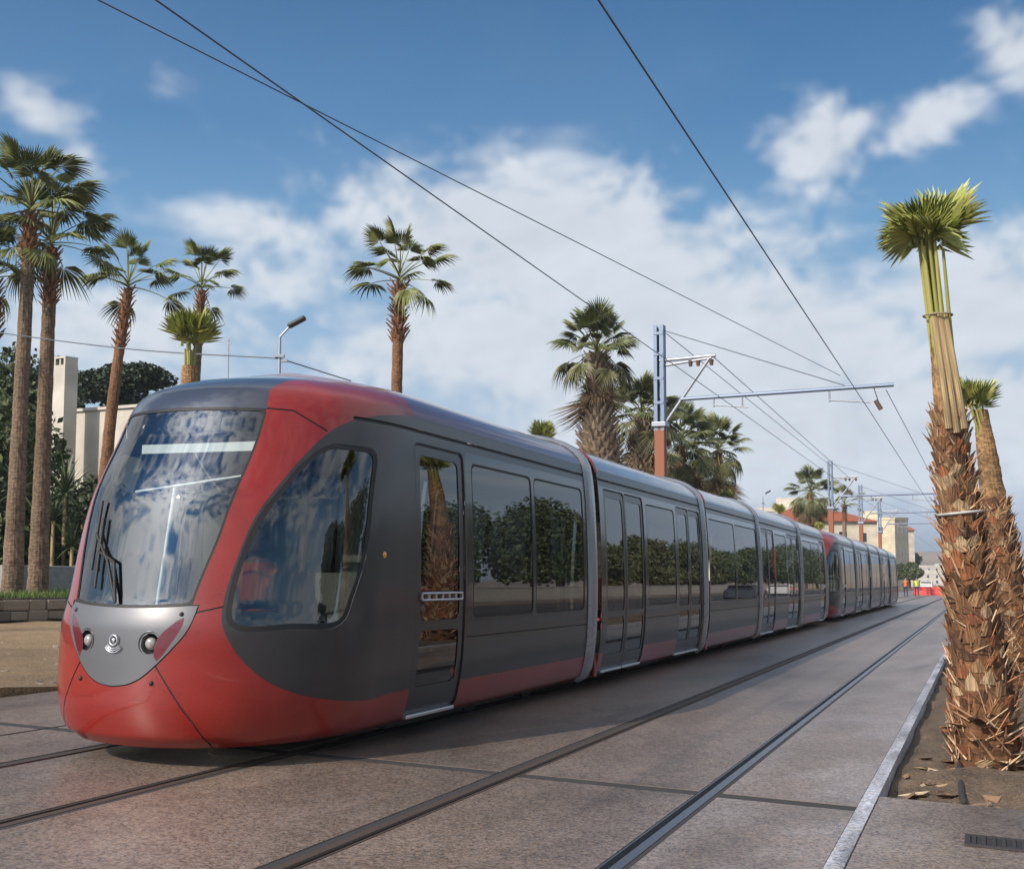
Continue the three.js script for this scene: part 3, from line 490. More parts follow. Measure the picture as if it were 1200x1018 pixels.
// cut leaf base: a short, keeled, pointed shard standing off the trunk
function shard(seed, l = 0.16, w = 0.07, d = 0.03) {
  const r = rng(seed), P = [], U = [], A = [V3(-w, 0, 0), V3(0, 0, d), V3(w, 0, 0)], s = 0.6 + r() * 0.3, B = [V3(-w * s, l * 0.55, d * 1.2), V3(0, l * 0.55, d * 2.3), V3(w * s, l * 0.55, d * 1.2)], e = 0.25 + r() * 0.35, C = [V3(-w * e + (r() - 0.5) * w, l * (0.85 + r() * 0.3), d * 2.6), V3((r() - 0.5) * w * 0.6, l * (0.95 + r() * 0.3), d * 3.8), V3(w * e, l * (0.8 + r() * 0.3), d * 2.8)];
  const put = (...q) => q.forEach(v => { P.push(v.x, v.y, v.z); U.push(v.x * 4 + seed * 0.13, v.y * 2); });
  for (const [L, H] of [[A, B], [B, C]]) for (let i = 0; i < 2; i++) { put(L[i], L[i + 1], H[i + 1]); put(L[i], H[i + 1], H[i]); }
  put(C[0], C[1], C[2]); put(A[0], C[0], B[0]); put(A[2], B[2], C[2]); put(A[0], A[2], C[2]); put(A[0], C[2], C[0]);
  return tris(P, U);
}
const SHARDS = P2(i => shard(i + 3), 6);
function palm({ pos, lean = V3(), h, r0 = 0.2, r1 = 0.15, n = 26, size = 1, skirt = 0, seed, label, group, full = false, thick = null, bootsFrom = 0.8, up = 0.2, tone = [1, 1, 1] }) {
  const r = rng(seed), o = thing('palm_tree', label, 'palm tree', pos, 0, group), top = V3(lean.x, h, lean.z);
  const pts = [V3(0, -0.3, 0), V3(lean.x * 0.22, h * 0.33, lean.z * 0.22), V3(lean.x * 0.55, h * 0.68, lean.z * 0.55), top];
  const tk = trunkGeo(pts, thick ?? [r0 * 1.25, r0, mix(r0, r1, 0.6), r1, r1 * 0.9], 60, 16, t => { const k = 0.85 + 0.3 * noise3(t * 40, seed, 1); return t > bootsFrom ? [k * 1.0, k * 0.68, k * 0.5] : tone.map(v => v * k); }, 0.07);
  part('trunk', tk.g, barkM, o);
  const gs = [], nb = thick ? 420 : 70, b0 = thick ? 0.35 : bootsFrom, sc = thick ? 1.5 : 1.0;
  for (let i = 0; i < nb; i++) { const t = mix(b0, 0.995, i / nb), a = i * 2.39996, c = tk.cv.getPoint(t), q = tk.rf(t) * 0.97, g = SHARDS[i % 6].clone().scale(sc * (thick ? 1.1 : 0.8), sc * (1.0 + 0.5 * r()), sc); g.rotateX(0.15 + 0.3 * r()); g.rotateY(Math.PI / 2 - a); g.translate(c.x + Math.cos(a) * q, c.y, c.z + Math.sin(a) * q); gs.push(paint(g, () => { const k = 0.7 + 0.0 * t; return thick ? [.36 * k, .28 * k, .2 * k] : [.34 * k, .17 * k, .09 * k]; })); }
  const lb = part('leaf_bases', merge(gs), std([1, 1, 1], 0.95, 0, { vertexColors: true }), o); lb.userData.kind = 'stuff';
  const set = full ? FULL : GREEN;
  for (let i = 0; i < n; i++) {
    const t = i / (n - 1), el = mix(1.42, 0.0 - skirt * 1.0, Math.pow(t, 0.9)) + (r() - 0.5) * 0.3 + up * (1 - t) * 0.2, kind = el > 0.8 ? 0 : el > 0.1 ? 1 : 2, m = part('frond', set[i % 3][kind], leafM, o), s = size * (0.85 + 0.3 * r()) * (kind === 0 ? 0.95 : 1);
    m.rotation.order = 'YXZ'; m.position.copy(top).add(V3(0, 0.05 + 0.25 * (1 - t), 0)); m.rotation.set(-el, i * 2.39996 + seed + (r() - 0.5) * 0.5, (r() - 0.5) * 0.9); m.scale.setScalar(s);
  }
  for (let i = 0; i < Math.round(skirt * 16); i++) { const m = part('dead_frond', DRY[i % 2], leafM, o), s = size * (0.7 + 0.4 * r()); m.rotation.order = 'YXZ'; m.position.copy(top).add(V3(0, -0.1 - 0.5 * r(), 0)); m.rotation.set(0.9 + 0.45 * r(), i * 2.39996 + 1, (r() - 0.5) * 0.6); m.scale.setScalar(s); }
  return o;
}
const onRow = (u, X) => { let t = 20; for (let k = 0; k < 40; k++) { const d = ray(u, 682); const kx = X / d.x; t = -d.z * kx; } return V3(X, gy(-t), -t); };   // where the photograph's column u meets the planting row at x = X
const heightAt = (u, v, X) => { const p = atX(u, v, X); return p.y - gy(p.z); };
const tall = 'tall open palms in the garden', row = 'palms in the row behind the tracks';
{
  const put = (ub, ut, vt, X, o) => { const b = onRow(ub, X), tp = atX(ut, vt, X); palm({ pos: V3(b.x, gy(b.z) + (X < -21.5 ? 0.6 : 0), b.z), h: tp.y - gy(b.z) - (X < -21.5 ? 0.6 : 0), lean: V3(0, 0, (tp.z - b.z)), ...o }); };
  put(14, 36, 250, -22.5, { seed: 1, r0: 0.215, r1: 0.165, n: 24, size: 1.15, label: 'tallest palm with a slender dark trunk beside the grey planter wall', group: tall, bootsFrom: 0.85 });
  put(44, 60, 290, -23.0, { seed: 2, r0: 0.225, r1: 0.175, n: 24, size: 1.1, label: 'tall palm crossing the white chimney, its crown tangled with the tallest palm', group: tall, bootsFrom: 0.82 });
  put(-16, -8, 330, -24, { seed: 3, r0: 0.22, r1: 0.17, n: 18, size: 1.0, label: 'lower palm left of the two tall palms, mostly out of view', group: tall });
  put(112, 150, 338, -25.5, { seed: 4, r0: 0.22, r1: 0.16, n: 16, size: 1.05, label: 'leaning thin palm in front of the white villa wall', group: tall, bootsFrom: 0.78, tone: [1.1, .8, .62] });
  put(218, 236, 340, -25.5, { seed: 5, r0: 0.2, r1: 0.15, n: 16, size: 1.05, label: 'palm rising behind the bundled young palm above the tram nose', group: tall });
  put(460, 468, 333, -12.3, { seed: 6, r0: 0.16, r1: 0.125, n: 18, size: 0.80, label: 'single slim palm with reddish upper trunk standing clear behind the leading tram', bootsFrom: 0.82, tone: [1.1, .8, .62] });
  put(706, 699, 416, -11.9, { seed: 7, n: 38, size: 1.02, skirt: 0.35, full: true, thick: [0.85, 0.85, 0.82, 0.80, 0.60, 0.34, 0.26], label: 'stout palm with a swollen grey trunk and full crown, left of the mast', group: row });
  put(752, 752, 490, -12.2, { seed: 8, n: 36, size: 1.1, skirt: 0.45, full: true, thick: [0.75, 0.75, 0.72, 0.66, 0.45, 0.3, 0.25], label: 'stout palm half hidden behind the twin steel mast', group: row });
  put(800, 798, 522, -12.0, { seed: 9, n: 38, size: 1.15, skirt: 0.8, full: true, r0: 0.26, r1: 0.2, label: 'bushy palm just right of the twin steel mast', group: row });
  put(844, 842, 530, -12.0, { seed: 10, n: 34, size: 1.15, skirt: 0.6, full: true, r0: 0.22, r1: 0.18, label: 'bushy palm with a thin trunk at the end of the clump by the mast', group: row });
  put(952, 950, 578, -12.3, { seed: 11, n: 40, size: 1.35, skirt: 0.8, full: true, r0: 0.3, r1: 0.24, label: 'full palm in front of the red roofed villa', group: row });
  put(990, 990, 592, -12.3, { seed: 12, n: 16, size: 1.2, r0: 0.24, r1: 0.2, label: 'thin palm between the second and third masts', group: row });
}
// young transplanted palms with their leaves tied up in a bundle
const tiedFan = P2(i => frond(200 + i, { R: 0.5, lp: 0.1, n: 18, span: [1.25, 0.95, 1.5][i], droop: [0.08, 0.3, 0.16][i], arch: 0.02, col: [[.32, .35, .095], [.22, .26, .07], [.38, .38, .12]][i] }), 3);
const stemM = [std([.33, .31, .085], 0.6), std([.25, .26, .07], 0.6), std([.50, .39, .23], 0.85, 0, { map: streak })];
function tiedPalm({ base, pts, radii, crown, n = 22, seed, label, group, petioles = 14, shards = 120, big = 1, shardTop = 0.62, low = 0.78, fibre = 0, spread = 0.55, fan = 1, tan = 0.6 }) {
  const r = rng(seed), o = thing('young_palm', label, 'palm tree', base, 0, group), P = pts.map(p => p.clone().sub(base)), tk = trunkGeo(P, radii, 60, 18, t => { const k = 0.6 + 0.5 * noise3(t * 30, seed, 4); return t > tan ? [k * 1.9, k * 1.65, k * 1.15] : [k, k * 0.68, k * 0.46]; }, 0.08);
  part('trunk', tk.g, barkM, o);
  const sg = SHARDS;
  for (let i = 0; i < shards; i++) {
    const t = mix(0.015, shardTop, Math.pow(i / shards, 0.9)), a = i * 2.39996 + (r() - 0.5) * 0.2, c = tk.cv.getPoint(t), q = tk.rf(t) * 0.98, m = part('leaf_base', sg[Math.floor(r() * 6)], bootM[Math.floor(r() * 6)], o), down = t < 0.14;
    m.rotation.order = 'YXZ'; m.position.set(c.x + Math.cos(a) * q, c.y - 0.05, c.z + Math.sin(a) * q); m.rotation.set(down ? 0.2 + 1.2 * r() : -0.04 + 0.16 * r(), Math.PI / 2 - a + (r() - 0.5) * 0.4, (r() - 0.5) * (down ? 1.4 : 0.6)); m.scale.set(big * (0.75 + 0.5 * r()), big * (0.55 + 0.5 * r()), big * (0.35 + 0.4 * r()));
  }
  if (fibre) { const gs = P2(i => { const t = mix(0.0, shardTop, r()), a = r() * 6.283, c = tk.cv.getPoint(t), q = tk.rf(t) * (0.97 + 0.09 * r()), g = SHARDS[i % 6].clone().scale(0.06 + 0.10 * r(), 0.5 + 1.1 * r(), 0.25); g.rotateX(r() * 0.25); g.rotateZ((r() - 0.5) * 2.2); g.rotateY(Math.PI / 2 - a); g.translate(c.x + Math.cos(a) * q, c.y - 0.03, c.z + Math.sin(a) * q); const cc = [[.34, .19, .10], [.55, .39, .24], [.18, .10, .06], [.40, .18, .085]][i % 4]; return paint(g, () => cc); }, fibre); part('fibre', merge(gs), std([1, 1, 1], 0.95, 0, { vertexColors: true }), o).userData.kind = 'stuff'; }
  const top = crown.clone().sub(base);
  for (let i = 0; i < petioles; i++) { const a = i * 2.39996 + seed, q = 0.02 + 0.075 * r() * big, from = tk.cv.getPoint(low + 0.15 * r()).add(V3(Math.cos(a) * q, 0, Math.sin(a) * q)), to = top.clone().add(V3(Math.cos(a) * q * 1.3, -0.15 + 0.2 * r(), Math.sin(a) * q * 1.3)); part('petiole', bar(from, to, 0.024, 6, 0.014), stemM[i % 2], o); }
  for (let i = 0; i < n; i++) { const a = i * 2.39996 + seed * 2, out = Math.pow(r(), 0.8), m = part('frond', tiedFan[i % 3], leafM, o); m.rotation.order = 'YXZ'; m.position.copy(top).add(V3(Math.cos(a) * 0.12, -0.15 + r() * 0.2, Math.sin(a) * 0.12)); m.rotation.set(-1.62 + out * spread, Math.PI / 2 - a + (r() - 0.5) * 1.2, (r() - 0.5) * 2.2); m.scale.setScalar(fan * big * (0.75 + 0.4 * r())); }
  return { o, tk };
}
{
  // the two in the near bed: their leaning axes traced at the bed's own distance
  const D1 = 9.45, ax = (l, D) => l.map(([u, v]) => atDepth(u, v, D));
  const a1 = ax([[1160, 905], [1153, 830], [1143, 740], [1132, 650], [1121, 570], [1112, 500], [1105, 430], [1099, 368]], D1);
  const one = tiedPalm({ base: V3(a1[0].x, gy(a1[0].z) - 0.08, a1[0].z), pts: a1, radii: [0.29, 0.25, 0.20, 0.16, 0.135, 0.11, 0.09, 0.07], crown: atDepth(1088, 272, D1), low: 0.78, fan: 0.82, spread: 0.8, fibre: 700, seed: 5, label: 'young palm with shaggy leaf bases and bundled fronds in the soil bed beside the kerb', petioles: 15, shards: 290, n: 17, shardTop: 0.74, big: 1.0, tan: 0.70 });
  const o = one.o, loc = (u, v, D = D1) => atDepth(u, v, D).sub(o.position);
  for (let i = 0; i < 7; i++) { const k = (i - 3) * 3.4; part('cut_stalk', bar(loc(1122 + k * 0.9, 502 + 5 * (i % 2), D1 - 0.15 + 0.03 * (i % 3)), loc(1101 + k * 0.66, 366 + 5 * (i % 3), D1 - 0.06), 0.032, 7, 0.024), stemM[2], o); }
  const band = new THREE.TorusGeometry(one.tk.rf(0.515) + 0.035, 0.012, 8, 40).rotateX(Math.PI / 2), c = one.tk.cv.getPoint(0.515); part('tie_band', band.rotateZ(0.1).translate(c.x, c.y, c.z), std([.42, .42, .40], 0.6), o);
  const c2 = one.tk.cv.getPoint(0.99); part('tie_band', new THREE.TorusGeometry(0.118, 0.008, 8, 32).rotateX(Math.PI / 2).translate(c2.x, c2.y + 0.02, c2.z), std([.25, .2, .12], 0.8), o);
  const rf_ = rng(77); for (let i = 0; i < 12; i++) { const a = i * 2.39996, m = part('frond', tiedFan[(i + 1) % 3], leafM, o); m.rotation.order = 'YXZ'; m.position.copy(loc(1089, 278 + 14 * rf_())).add(V3(Math.cos(a) * 0.07, 0, Math.sin(a) * 0.07)); m.rotation.set(-1.0 + 1.0 * rf_(), Math.PI / 2 - a, (rf_() - 0.5) * 1.6); m.scale.setScalar(0.55 + 0.25 * rf_()); }
  // a few loose open leaves at the left of the bundle
  for (const [dx, el] of [[0.3, 0.15], [-0.5, 0.05]]) { const m = part('frond', tiedFan[1], leafM, o); m.rotation.order = 'YXZ'; m.position.copy(loc(1082, 272)); m.rotation.set(-el, -Math.PI / 2 + YAW + dx, 0.6); m.scale.setScalar(0.7); }
  const D2 = 17.2, a2 = ax([[1196, 812], [1189, 740], [1176, 650], [1165, 585], [1157, 530], [1150, 480]], D2);
  tiedPalm({ base: V3(a2[0].x, gy(a2[0].z) - 0.08, a2[0].z), pts: a2, radii: [0.34, 0.29, 0.23, 0.19, 0.15, 0.10], crown: atDepth(1142, 472, D2), low: 0.7, fan: 0.75, spread: 0.6, fibre: 700, seed: 9, label: 'second bundled young palm in the soil bed, behind the shaggy one', petioles: 10, shards: 200, n: 16, shardTop: 0.6, big: 1.0 });
  // the row on the far side of the tracks
  for (const [u, vt, s, lab] of [[219, 340, 3, 'bundled young palm with pale trunk standing behind the tram nose'], [637, 480, 4, 'bundled young palm showing only its top over the leading tram'], [853, 568, 6, 'bundled young palm top right of the bushy palms'], [915, 583, 7, 'bundled young palm top beside the small far street lamp'], [962, 606, 8, 'small round topped palm in front of the red roofed villa']]) {
    const X = -10.4, b = onRow(u, X), tp = atX(u, vt, X), h = tp.y - b.y;
    tiedPalm({ base: V3(b.x, b.y, b.z), pts: [V3(b.x, b.y - 0.2, b.z), V3(b.x, b.y + h * 0.4, b.z), V3(b.x, b.y + h * 0.62, b.z + 0.05), V3(b.x, b.y + h * 0.80, b.z + 0.05)], radii: [0.24, 0.2, 0.16, 0.11], crown: V3(b.x, b.y + h * 0.87, b.z + 0.05), seed: s, label: lab, group: 'bundled young palms behind the tracks', shards: 40, n: 22, petioles: 9, big: 1.0, fan: 0.8, spread: 0.24 });
  }
}
console.log('palms done', performance.now() | 0);

// ───────────────────────── trees, shrubs ─────────────────────────
function leafCloud(seed, blobs, n, size, col, flat = 0) {      // leaves spread through the blobs' shells, each a small bent face
  const r = rng(seed), P = [], C = [], vol = blobs.map(b => b[3] * b[4] * b[5]), tot = vol.reduce((a, b) => a + b);
  for (let i = 0; i < n; i++) {
    let q = r() * tot, k = 0; while (q > vol[k] && k < vol.length - 1) { q -= vol[k]; k++; } const b = blobs[k];
    const th = r() * 6.2832, cz = r() * 2 - 1, sr = Math.sqrt(1 - cz * cz), rad = Math.pow(0.25 + 0.75 * r(), 0.45) * (0.86 + 0.28 * noise3(Math.cos(th) * 3 + k * 9, cz * 3, Math.sin(th) * 3));
    const c = V3(b[0] + b[3] * rad * sr * Math.cos(th), b[1] + b[4] * rad * cz, b[2] + b[5] * rad * sr * Math.sin(th));
    const nrm = V3(r() - 0.5, r() - 0.5 + flat, r() - 0.5).normalize(), t = V3(r() - 0.5, r() - 0.5, r() - 0.5).cross(nrm).normalize(), bt = nrm.clone().cross(t), s = size * (0.6 + 0.8 * r()), w = s * 0.36;
    const a0 = c.clone().addScaledVector(t, -s / 2), a1 = c.clone().addScaledVector(bt, w).addScaledVector(nrm, s * 0.08), a2 = c.clone().addScaledVector(t, s / 2), a3 = c.clone().addScaledVector(bt, -w).addScaledVector(nrm, s * 0.08), kk = 0.65 + 0.7 * r(), y = r() * 0.25;
    const cc = [mix(col[0], .13, y * 0.5) * kk, col[1] * kk, col[2] * kk]; for (const v of [a0, a1, a2, a0, a2, a3]) { P.push(v.x, v.y, v.z); C.push(...cc); }
  }
  return tris(P, null, C);
}
const foliM = std([1, 1, 1], 0.65, 0, { vertexColors: true });
const woodM = std([.16, .11, .08], 0.95, 0, { map: barkTex, vertexColors: true });
function tree(name, label, category, pos, { h, trunk = 0.2, blobs, n, size, col, seed, group, flat, limbs = 5 }) {
  const o = thing(name, label, category, pos, 0, group), r = rng(seed), gs = [], low = Math.min(...blobs.map(b => b[1] - b[4] * 0.3));
  gs.push(trunkGeo([V3(0, -0.3, 0), V3(0.1 * r(), low * 0.5, 0.1), V3(0.2 * (r() - 0.5), Math.max(low, 0.4), 0.1)], [trunk * 1.3, trunk, trunk * 0.8], 12, 9).g);
  for (let i = 0; i < limbs; i++) { const b = blobs[i % blobs.length]; gs.push(trunkGeo([V3(0, Math.max(low, 0.4) - 0.1, 0.1), V3(b[0] * 0.5, mix(low, b[1], 0.6), b[2] * 0.5), V3(b[0] + (r() - 0.5) * b[3], b[1], b[2] + (r() - 0.5) * b[5])], [trunk * 0.6, trunk * 0.35, trunk * 0.12], 8, 6).g); }
  part('trunk', mergeGeometries(gs), woodM, o); part('crown', leafCloud(seed, blobs, n, size, col, flat), foliM, o); return o;
}
const puff = (seed, w, h, d, y, n) => { const r = rng(seed); return P2(i => { const a = i * 2.4, q = Math.sqrt(r()); return [Math.cos(a) * q * w * 0.65, y + (r() - 0.5) * h * 0.8, Math.sin(a) * q * d * 0.65, w * (0.28 + 0.2 * r()), h * (0.22 + 0.14 * r()), d * (0.28 + 0.2 * r())]; }, n); };
{
  // umbrella pine behind the villa, other trees in the garden
  const gnd = (u, X) => { const p = onRow(u, X); p.y = gy(p.z) + 0.6; return p; };
  let p = gnd(128, -44); const top = heightAt(128, 425, -44) - 0.6;
  tree('umbrella_pine', 'dark umbrella pine with a flat domed crown behind the white chimney', 'tree', p, { h: top, trunk: 0.35, blobs: puff(3, 3.6, 2.4, 3.6, top - 1.4, 16), n: 15000, size: 0.24, col: [.030, .052, .022], seed: 3, flat: 0.6, limbs: 9 });
  p = gnd(18, -38); tree('broadleaf_tree', 'dark green garden tree behind the two tall palm trunks', 'tree', p, { h: 9, trunk: 0.25, blobs: puff(5, 3.4, 7.5, 3.4, 5.4, 18), n: 14000, size: 0.26, col: [.048, .078, .026], seed: 5 });
  p = gnd(-40, -33); tree('broadleaf_tree', 'bright green garden tree at the far left of the tall palms', 'tree', p, { h: 7, trunk: 0.22, blobs: puff(6, 3, 5.5, 3, 3.6, 14), n: 9000, size: 0.26, col: [.065, .095, .03], seed: 6 });
  for (const [u, X, w, h, s, lab] of [[70, -26.5, 2.2, 3.6, 11, 'dense dark shrub at the foot of the tall palm trunks'], [98, -28, 2.0, 2.6, 12, 'dark shrub under the villa wall beside the tram nose'], [10, -27, 2.2, 3.2, 13, 'leafy shrub left of the tall palm trunks'], [150, -27, 2.4, 3.4, 14, 'shrub behind the tram nose under the villa wall']]) {
    p = gnd(u, X); const o = thing('shrub', lab, 'shrub', p, 0, 'shrubs in the garden');
    part('foliage', leafCloud(s, puff(s, w, h, w, h * 0.45, 10), 6500, 0.2, [.045, .072, .024]), foliM, o); part('stem', bar(V3(0, -0.2, 0), V3(0, h * 0.5, 0), 0.06, 6, 0.02), woodM.clone(), o).material.vertexColors = false;
  }
  // spiky plants: rosettes of stiff blades
  const bladeG = (() => { const P = []; for (const [a, b, w0, w1, y0, y1] of [[0, .35, .022, .030, 0, .02], [.35, .7, .030, .020, .02, -.01], [.7, 1, .020, .001, -.01, -.08]]) P.push(-w0, y0, a, w0, y0, a, w1, y1, b, -w0, y0, a, w1, y1, b, -w1, y1, b); return tris(P); })();
  const bladeM = [std([.05, .075, .022], 0.5), std([.075, .10, .028], 0.5), std([.035, .055, .02], 0.55)];
  for (const [u, v, X, s] of [[76, 578, -25.4, 1.25], [62, 610, -25.2, 1.0], [96, 612, -25.8, 1.0], [22, 575, -26, 1.2], [84, 640, -24.8, 0.9]]) {
    const c = atX(u, v, X), g = V3(c.x, gy(c.z) + 0.6, c.z), o = thing('yucca', 'spiky yucca rosette on a stem among the shrubs by the tall palms', 'plant', g, 0, 'yuccas in the garden'), r = rng(u);
    part('stem', bar(V3(0, -0.2, 0), V3(0, c.y - g.y, 0), 0.07, 7, 0.05), stemM[2], o);
    for (let i = 0; i < 46; i++) { const m = part('leaf', bladeG, bladeM[i % 3], o); m.rotation.order = 'YXZ'; m.position.set(0, c.y - g.y, 0); m.rotation.set(-1.45 + 1.9 * i / 46 + (r() - 0.5) * 0.2, i * 2.39996, (r() - 0.5) * 0.4); m.scale.setScalar(s * (0.8 + 0.3 * r())); }
  }
  // trees and wall across the roadway on the right: outside the frame, mirrored in the tram's windows
  const kinds = ['round dark green tree', 'tall dark green tree', 'olive green tree'].map((l, i) => tree('street_tree', l + ' behind the boundary wall across the roadway', 'tree', V3(16, 0, 0), { h: 6, trunk: 0.18, blobs: puff(i + 40, 3.4, i === 1 ? 6.5 : 4.2, 3.4, i === 1 ? 4.9 : 3.9, 13), n: 6000, size: 0.3, col: i === 2 ? [.09, .105, .04] : [.055, .085, .03], seed: 80 + i, group: 'trees across the roadway' }));
  for (let i = 0; i < 27; i++) { const r = rng(i + 70), k = kinds[(i * 2 + (i % 5)) % 3], z = -14 - i * 6.6 - 2 * r(), o = i < 3 ? kinds[i] : k.clone(); if (i >= 3) { o.name = numbered('street_tree'); scene.add(o); } o.position.set(15.4 + 3 * r(), gy(z), z); o.rotation.y = r() * 6; o.scale.setScalar(0.85 + 0.4 * r()); }
  const bw = thing('boundary_wall', 'low pale rendered wall along the far side of the roadway', 'wall', V3(13.2, 0, 0)), wallM = std([.60, .55, .47], 0.9, 0, { map: speck, vertexColors: true });
  part('wall', slab(0, 0.25, 10, -140, 1.35, 1.7, { dx: 0.25, dz: 1 }), wallM, bw); part('coping', slab(-0.05, 0.3, 10, -140, 1.43, 0.078, { dx: 0.35, dz: 1 }), std([.45, .42, .38], 0.9), bw);
}
// grass verge on the low wall by the garden
{
  const sw = thing('retaining_wall', 'low brown stone retaining wall along the edge of the garden', 'wall', V3(-21.88, 0, 0)), r = rng(4), sm_ = [[.30, .225, .16], [.36, .28, .20], [.24, .19, .14], [.42, .34, .25]].map(c => std(c, 0.95, 0, { map: speck }));
  part('core', slab(0, 0.38, 2, -70, 0.62, 0.75, { dx: 0.38, dz: 1 }), std([.12, .10, .08], 0.95), sw);
  const sg = P2(i => rbx(0.10, 0.235, 0.52 + 0.08 * i, 0.03), 4);
  let n = 0; for (let c = 0; c < 2; c++) for (let z = -11.5 + c * 0.2; z > -32 && n < 80; n++) { const k = n % 4, l = 0.52 + 0.08 * k; const m = part('stone', sg[k], sm_[Math.floor(r() * 4)], sw); m.position.set(0.38 + 0.06 * r(), gy(z - l / 2) + 0.19 + c * 0.26, z - l / 2); m.rotation.set(-SL + (r() - 0.5) * 0.08, (r() - 0.5) * 0.12, (r() - 0.5) * 0.1); m.scale.y = 0.85 + 0.3 * r(); z -= l + 0.03; }
  const P = [], C = []; for (let i = 0; i < 26000; i++) { const x = mix(-24.8, -21.52, Math.sqrt(r())), z = mix(-8, -34, r()), y = gy(z) + 0.6, a = r() * 6.28, hh = 0.10 + 0.22 * r() * r(), w = 0.012, k = 0.7 + 0.6 * r(), ln = (r() - 0.5) * 0.2; P.push(x - Math.cos(a) * w, y, z - Math.sin(a) * w, x + Math.cos(a) * w, y, z + Math.sin(a) * w, x + ln, y + hh, z + (r() - 0.5) * 0.2); for (let q = 0; q < 3; q++) C.push(.10 * k, .16 * k, .03 * k); }
  const g = single('grass', tris(P, null, C), foliM, 'rough green grass growing along the top of the retaining wall', 'grass'); g.userData.kind = 'stuff';
  // grey planter wall at the foot of the palms
  const pw = single('planter_wall', rbx(0.25, 1.0, 3.2, 0.03), std([.42, .41, .40], 0.9, 0, { map: speck }), 'short grey concrete planter wall at the foot of the tall palms', 'wall'); const q = atX(52, 695, -24.3); pw.position.set(q.x, gy(q.z) + 0.9, q.z); pw.rotation.set(-SL, 0, 0);
  // rubble and dry leaf scraps
  const R2 = [], C2 = []; const rr = rng(33);
  const chunk = (x, y, z, s, c) => { const gg = new THREE.IcosahedronGeometry(s, 0), p = gg.attributes.position; for (let i = 0; i < p.count; i++) { const k = 0.7 + 0.6 * hash3(Math.round(p.getX(i) * 999), Math.round(p.getY(i) * 999), Math.round(p.getZ(i) * 999) + 7); p.setXYZ(i, p.getX(i) * k * 1.3, p.getY(i) * k * 0.6, p.getZ(i) * k); } gg.rotateY(rr() * 6); gg.translate(x, y, z); gg.computeVertexNormals(); return paint(gg, () => c); };
  const stones = P2(i => { const z = mix(-5, -26, rr()), x = -10.35 - Math.pow(rr(), 3) * 6; return chunk(x, gy(z) + 0.05, z, 0.02 + 0.06 * rr() * rr(), [[.20, .16, .12], [.3, .25, .19], [.12, .1, .08]][i % 3]); }, 420);
  const so = single('rubble', merge(stones), std([1, 1, 1], 0.95, 0, { vertexColors: true }), 'scattered stones and clods on the bare earth beside the tracks', 'rubble'); so.userData.kind = 'stuff';
  const bits = P2(i => { const a = rr() * 6.28, q = 0.25 + Math.pow(rr(), 1.6) * 0.85, x = clamp(0.15 + Math.cos(a) * q, -0.6, 1.4), z = -9.5 + Math.sin(a) * q * 1.6, g = SHARDS[i % 6].clone().scale(0.5 + rr() * 0.7, 0.5 + 0.8 * rr(), 0.8); g.rotateX(1.3 + 0.5 * rr()); g.rotateY(rr() * 6.28); g.translate(x, gy(z) - 0.07, Math.min(z, -8.28)); return paint(g, () => [[.42, .30, .17], [.27, .16, .09], [.5, .4, .26], [.18, .11, .07]][i % 4]); }, 90);
  const lo = single('leaf_litter', merge(bits), std([1, 1, 1], 0.95, 0, { vertexColors: true }), 'dry broken leaf bases scattered round the shaggy palm', 'litter'); lo.userData.kind = 'stuff';
  const pa = V3(-0.18, gy(-8.6) - 0.06, -8.6), pb = V3(-0.30, gy(-12.6) - 0.06, -12.6); single('irrigation_pipe', bar(pa, pb, 0.022, 10), std([.03, .03, .03], 0.6), 'thin black irrigation pipe lying on the soil beside the kerb', 'pipe');
}
console.log('plants done', performance.now() | 0);

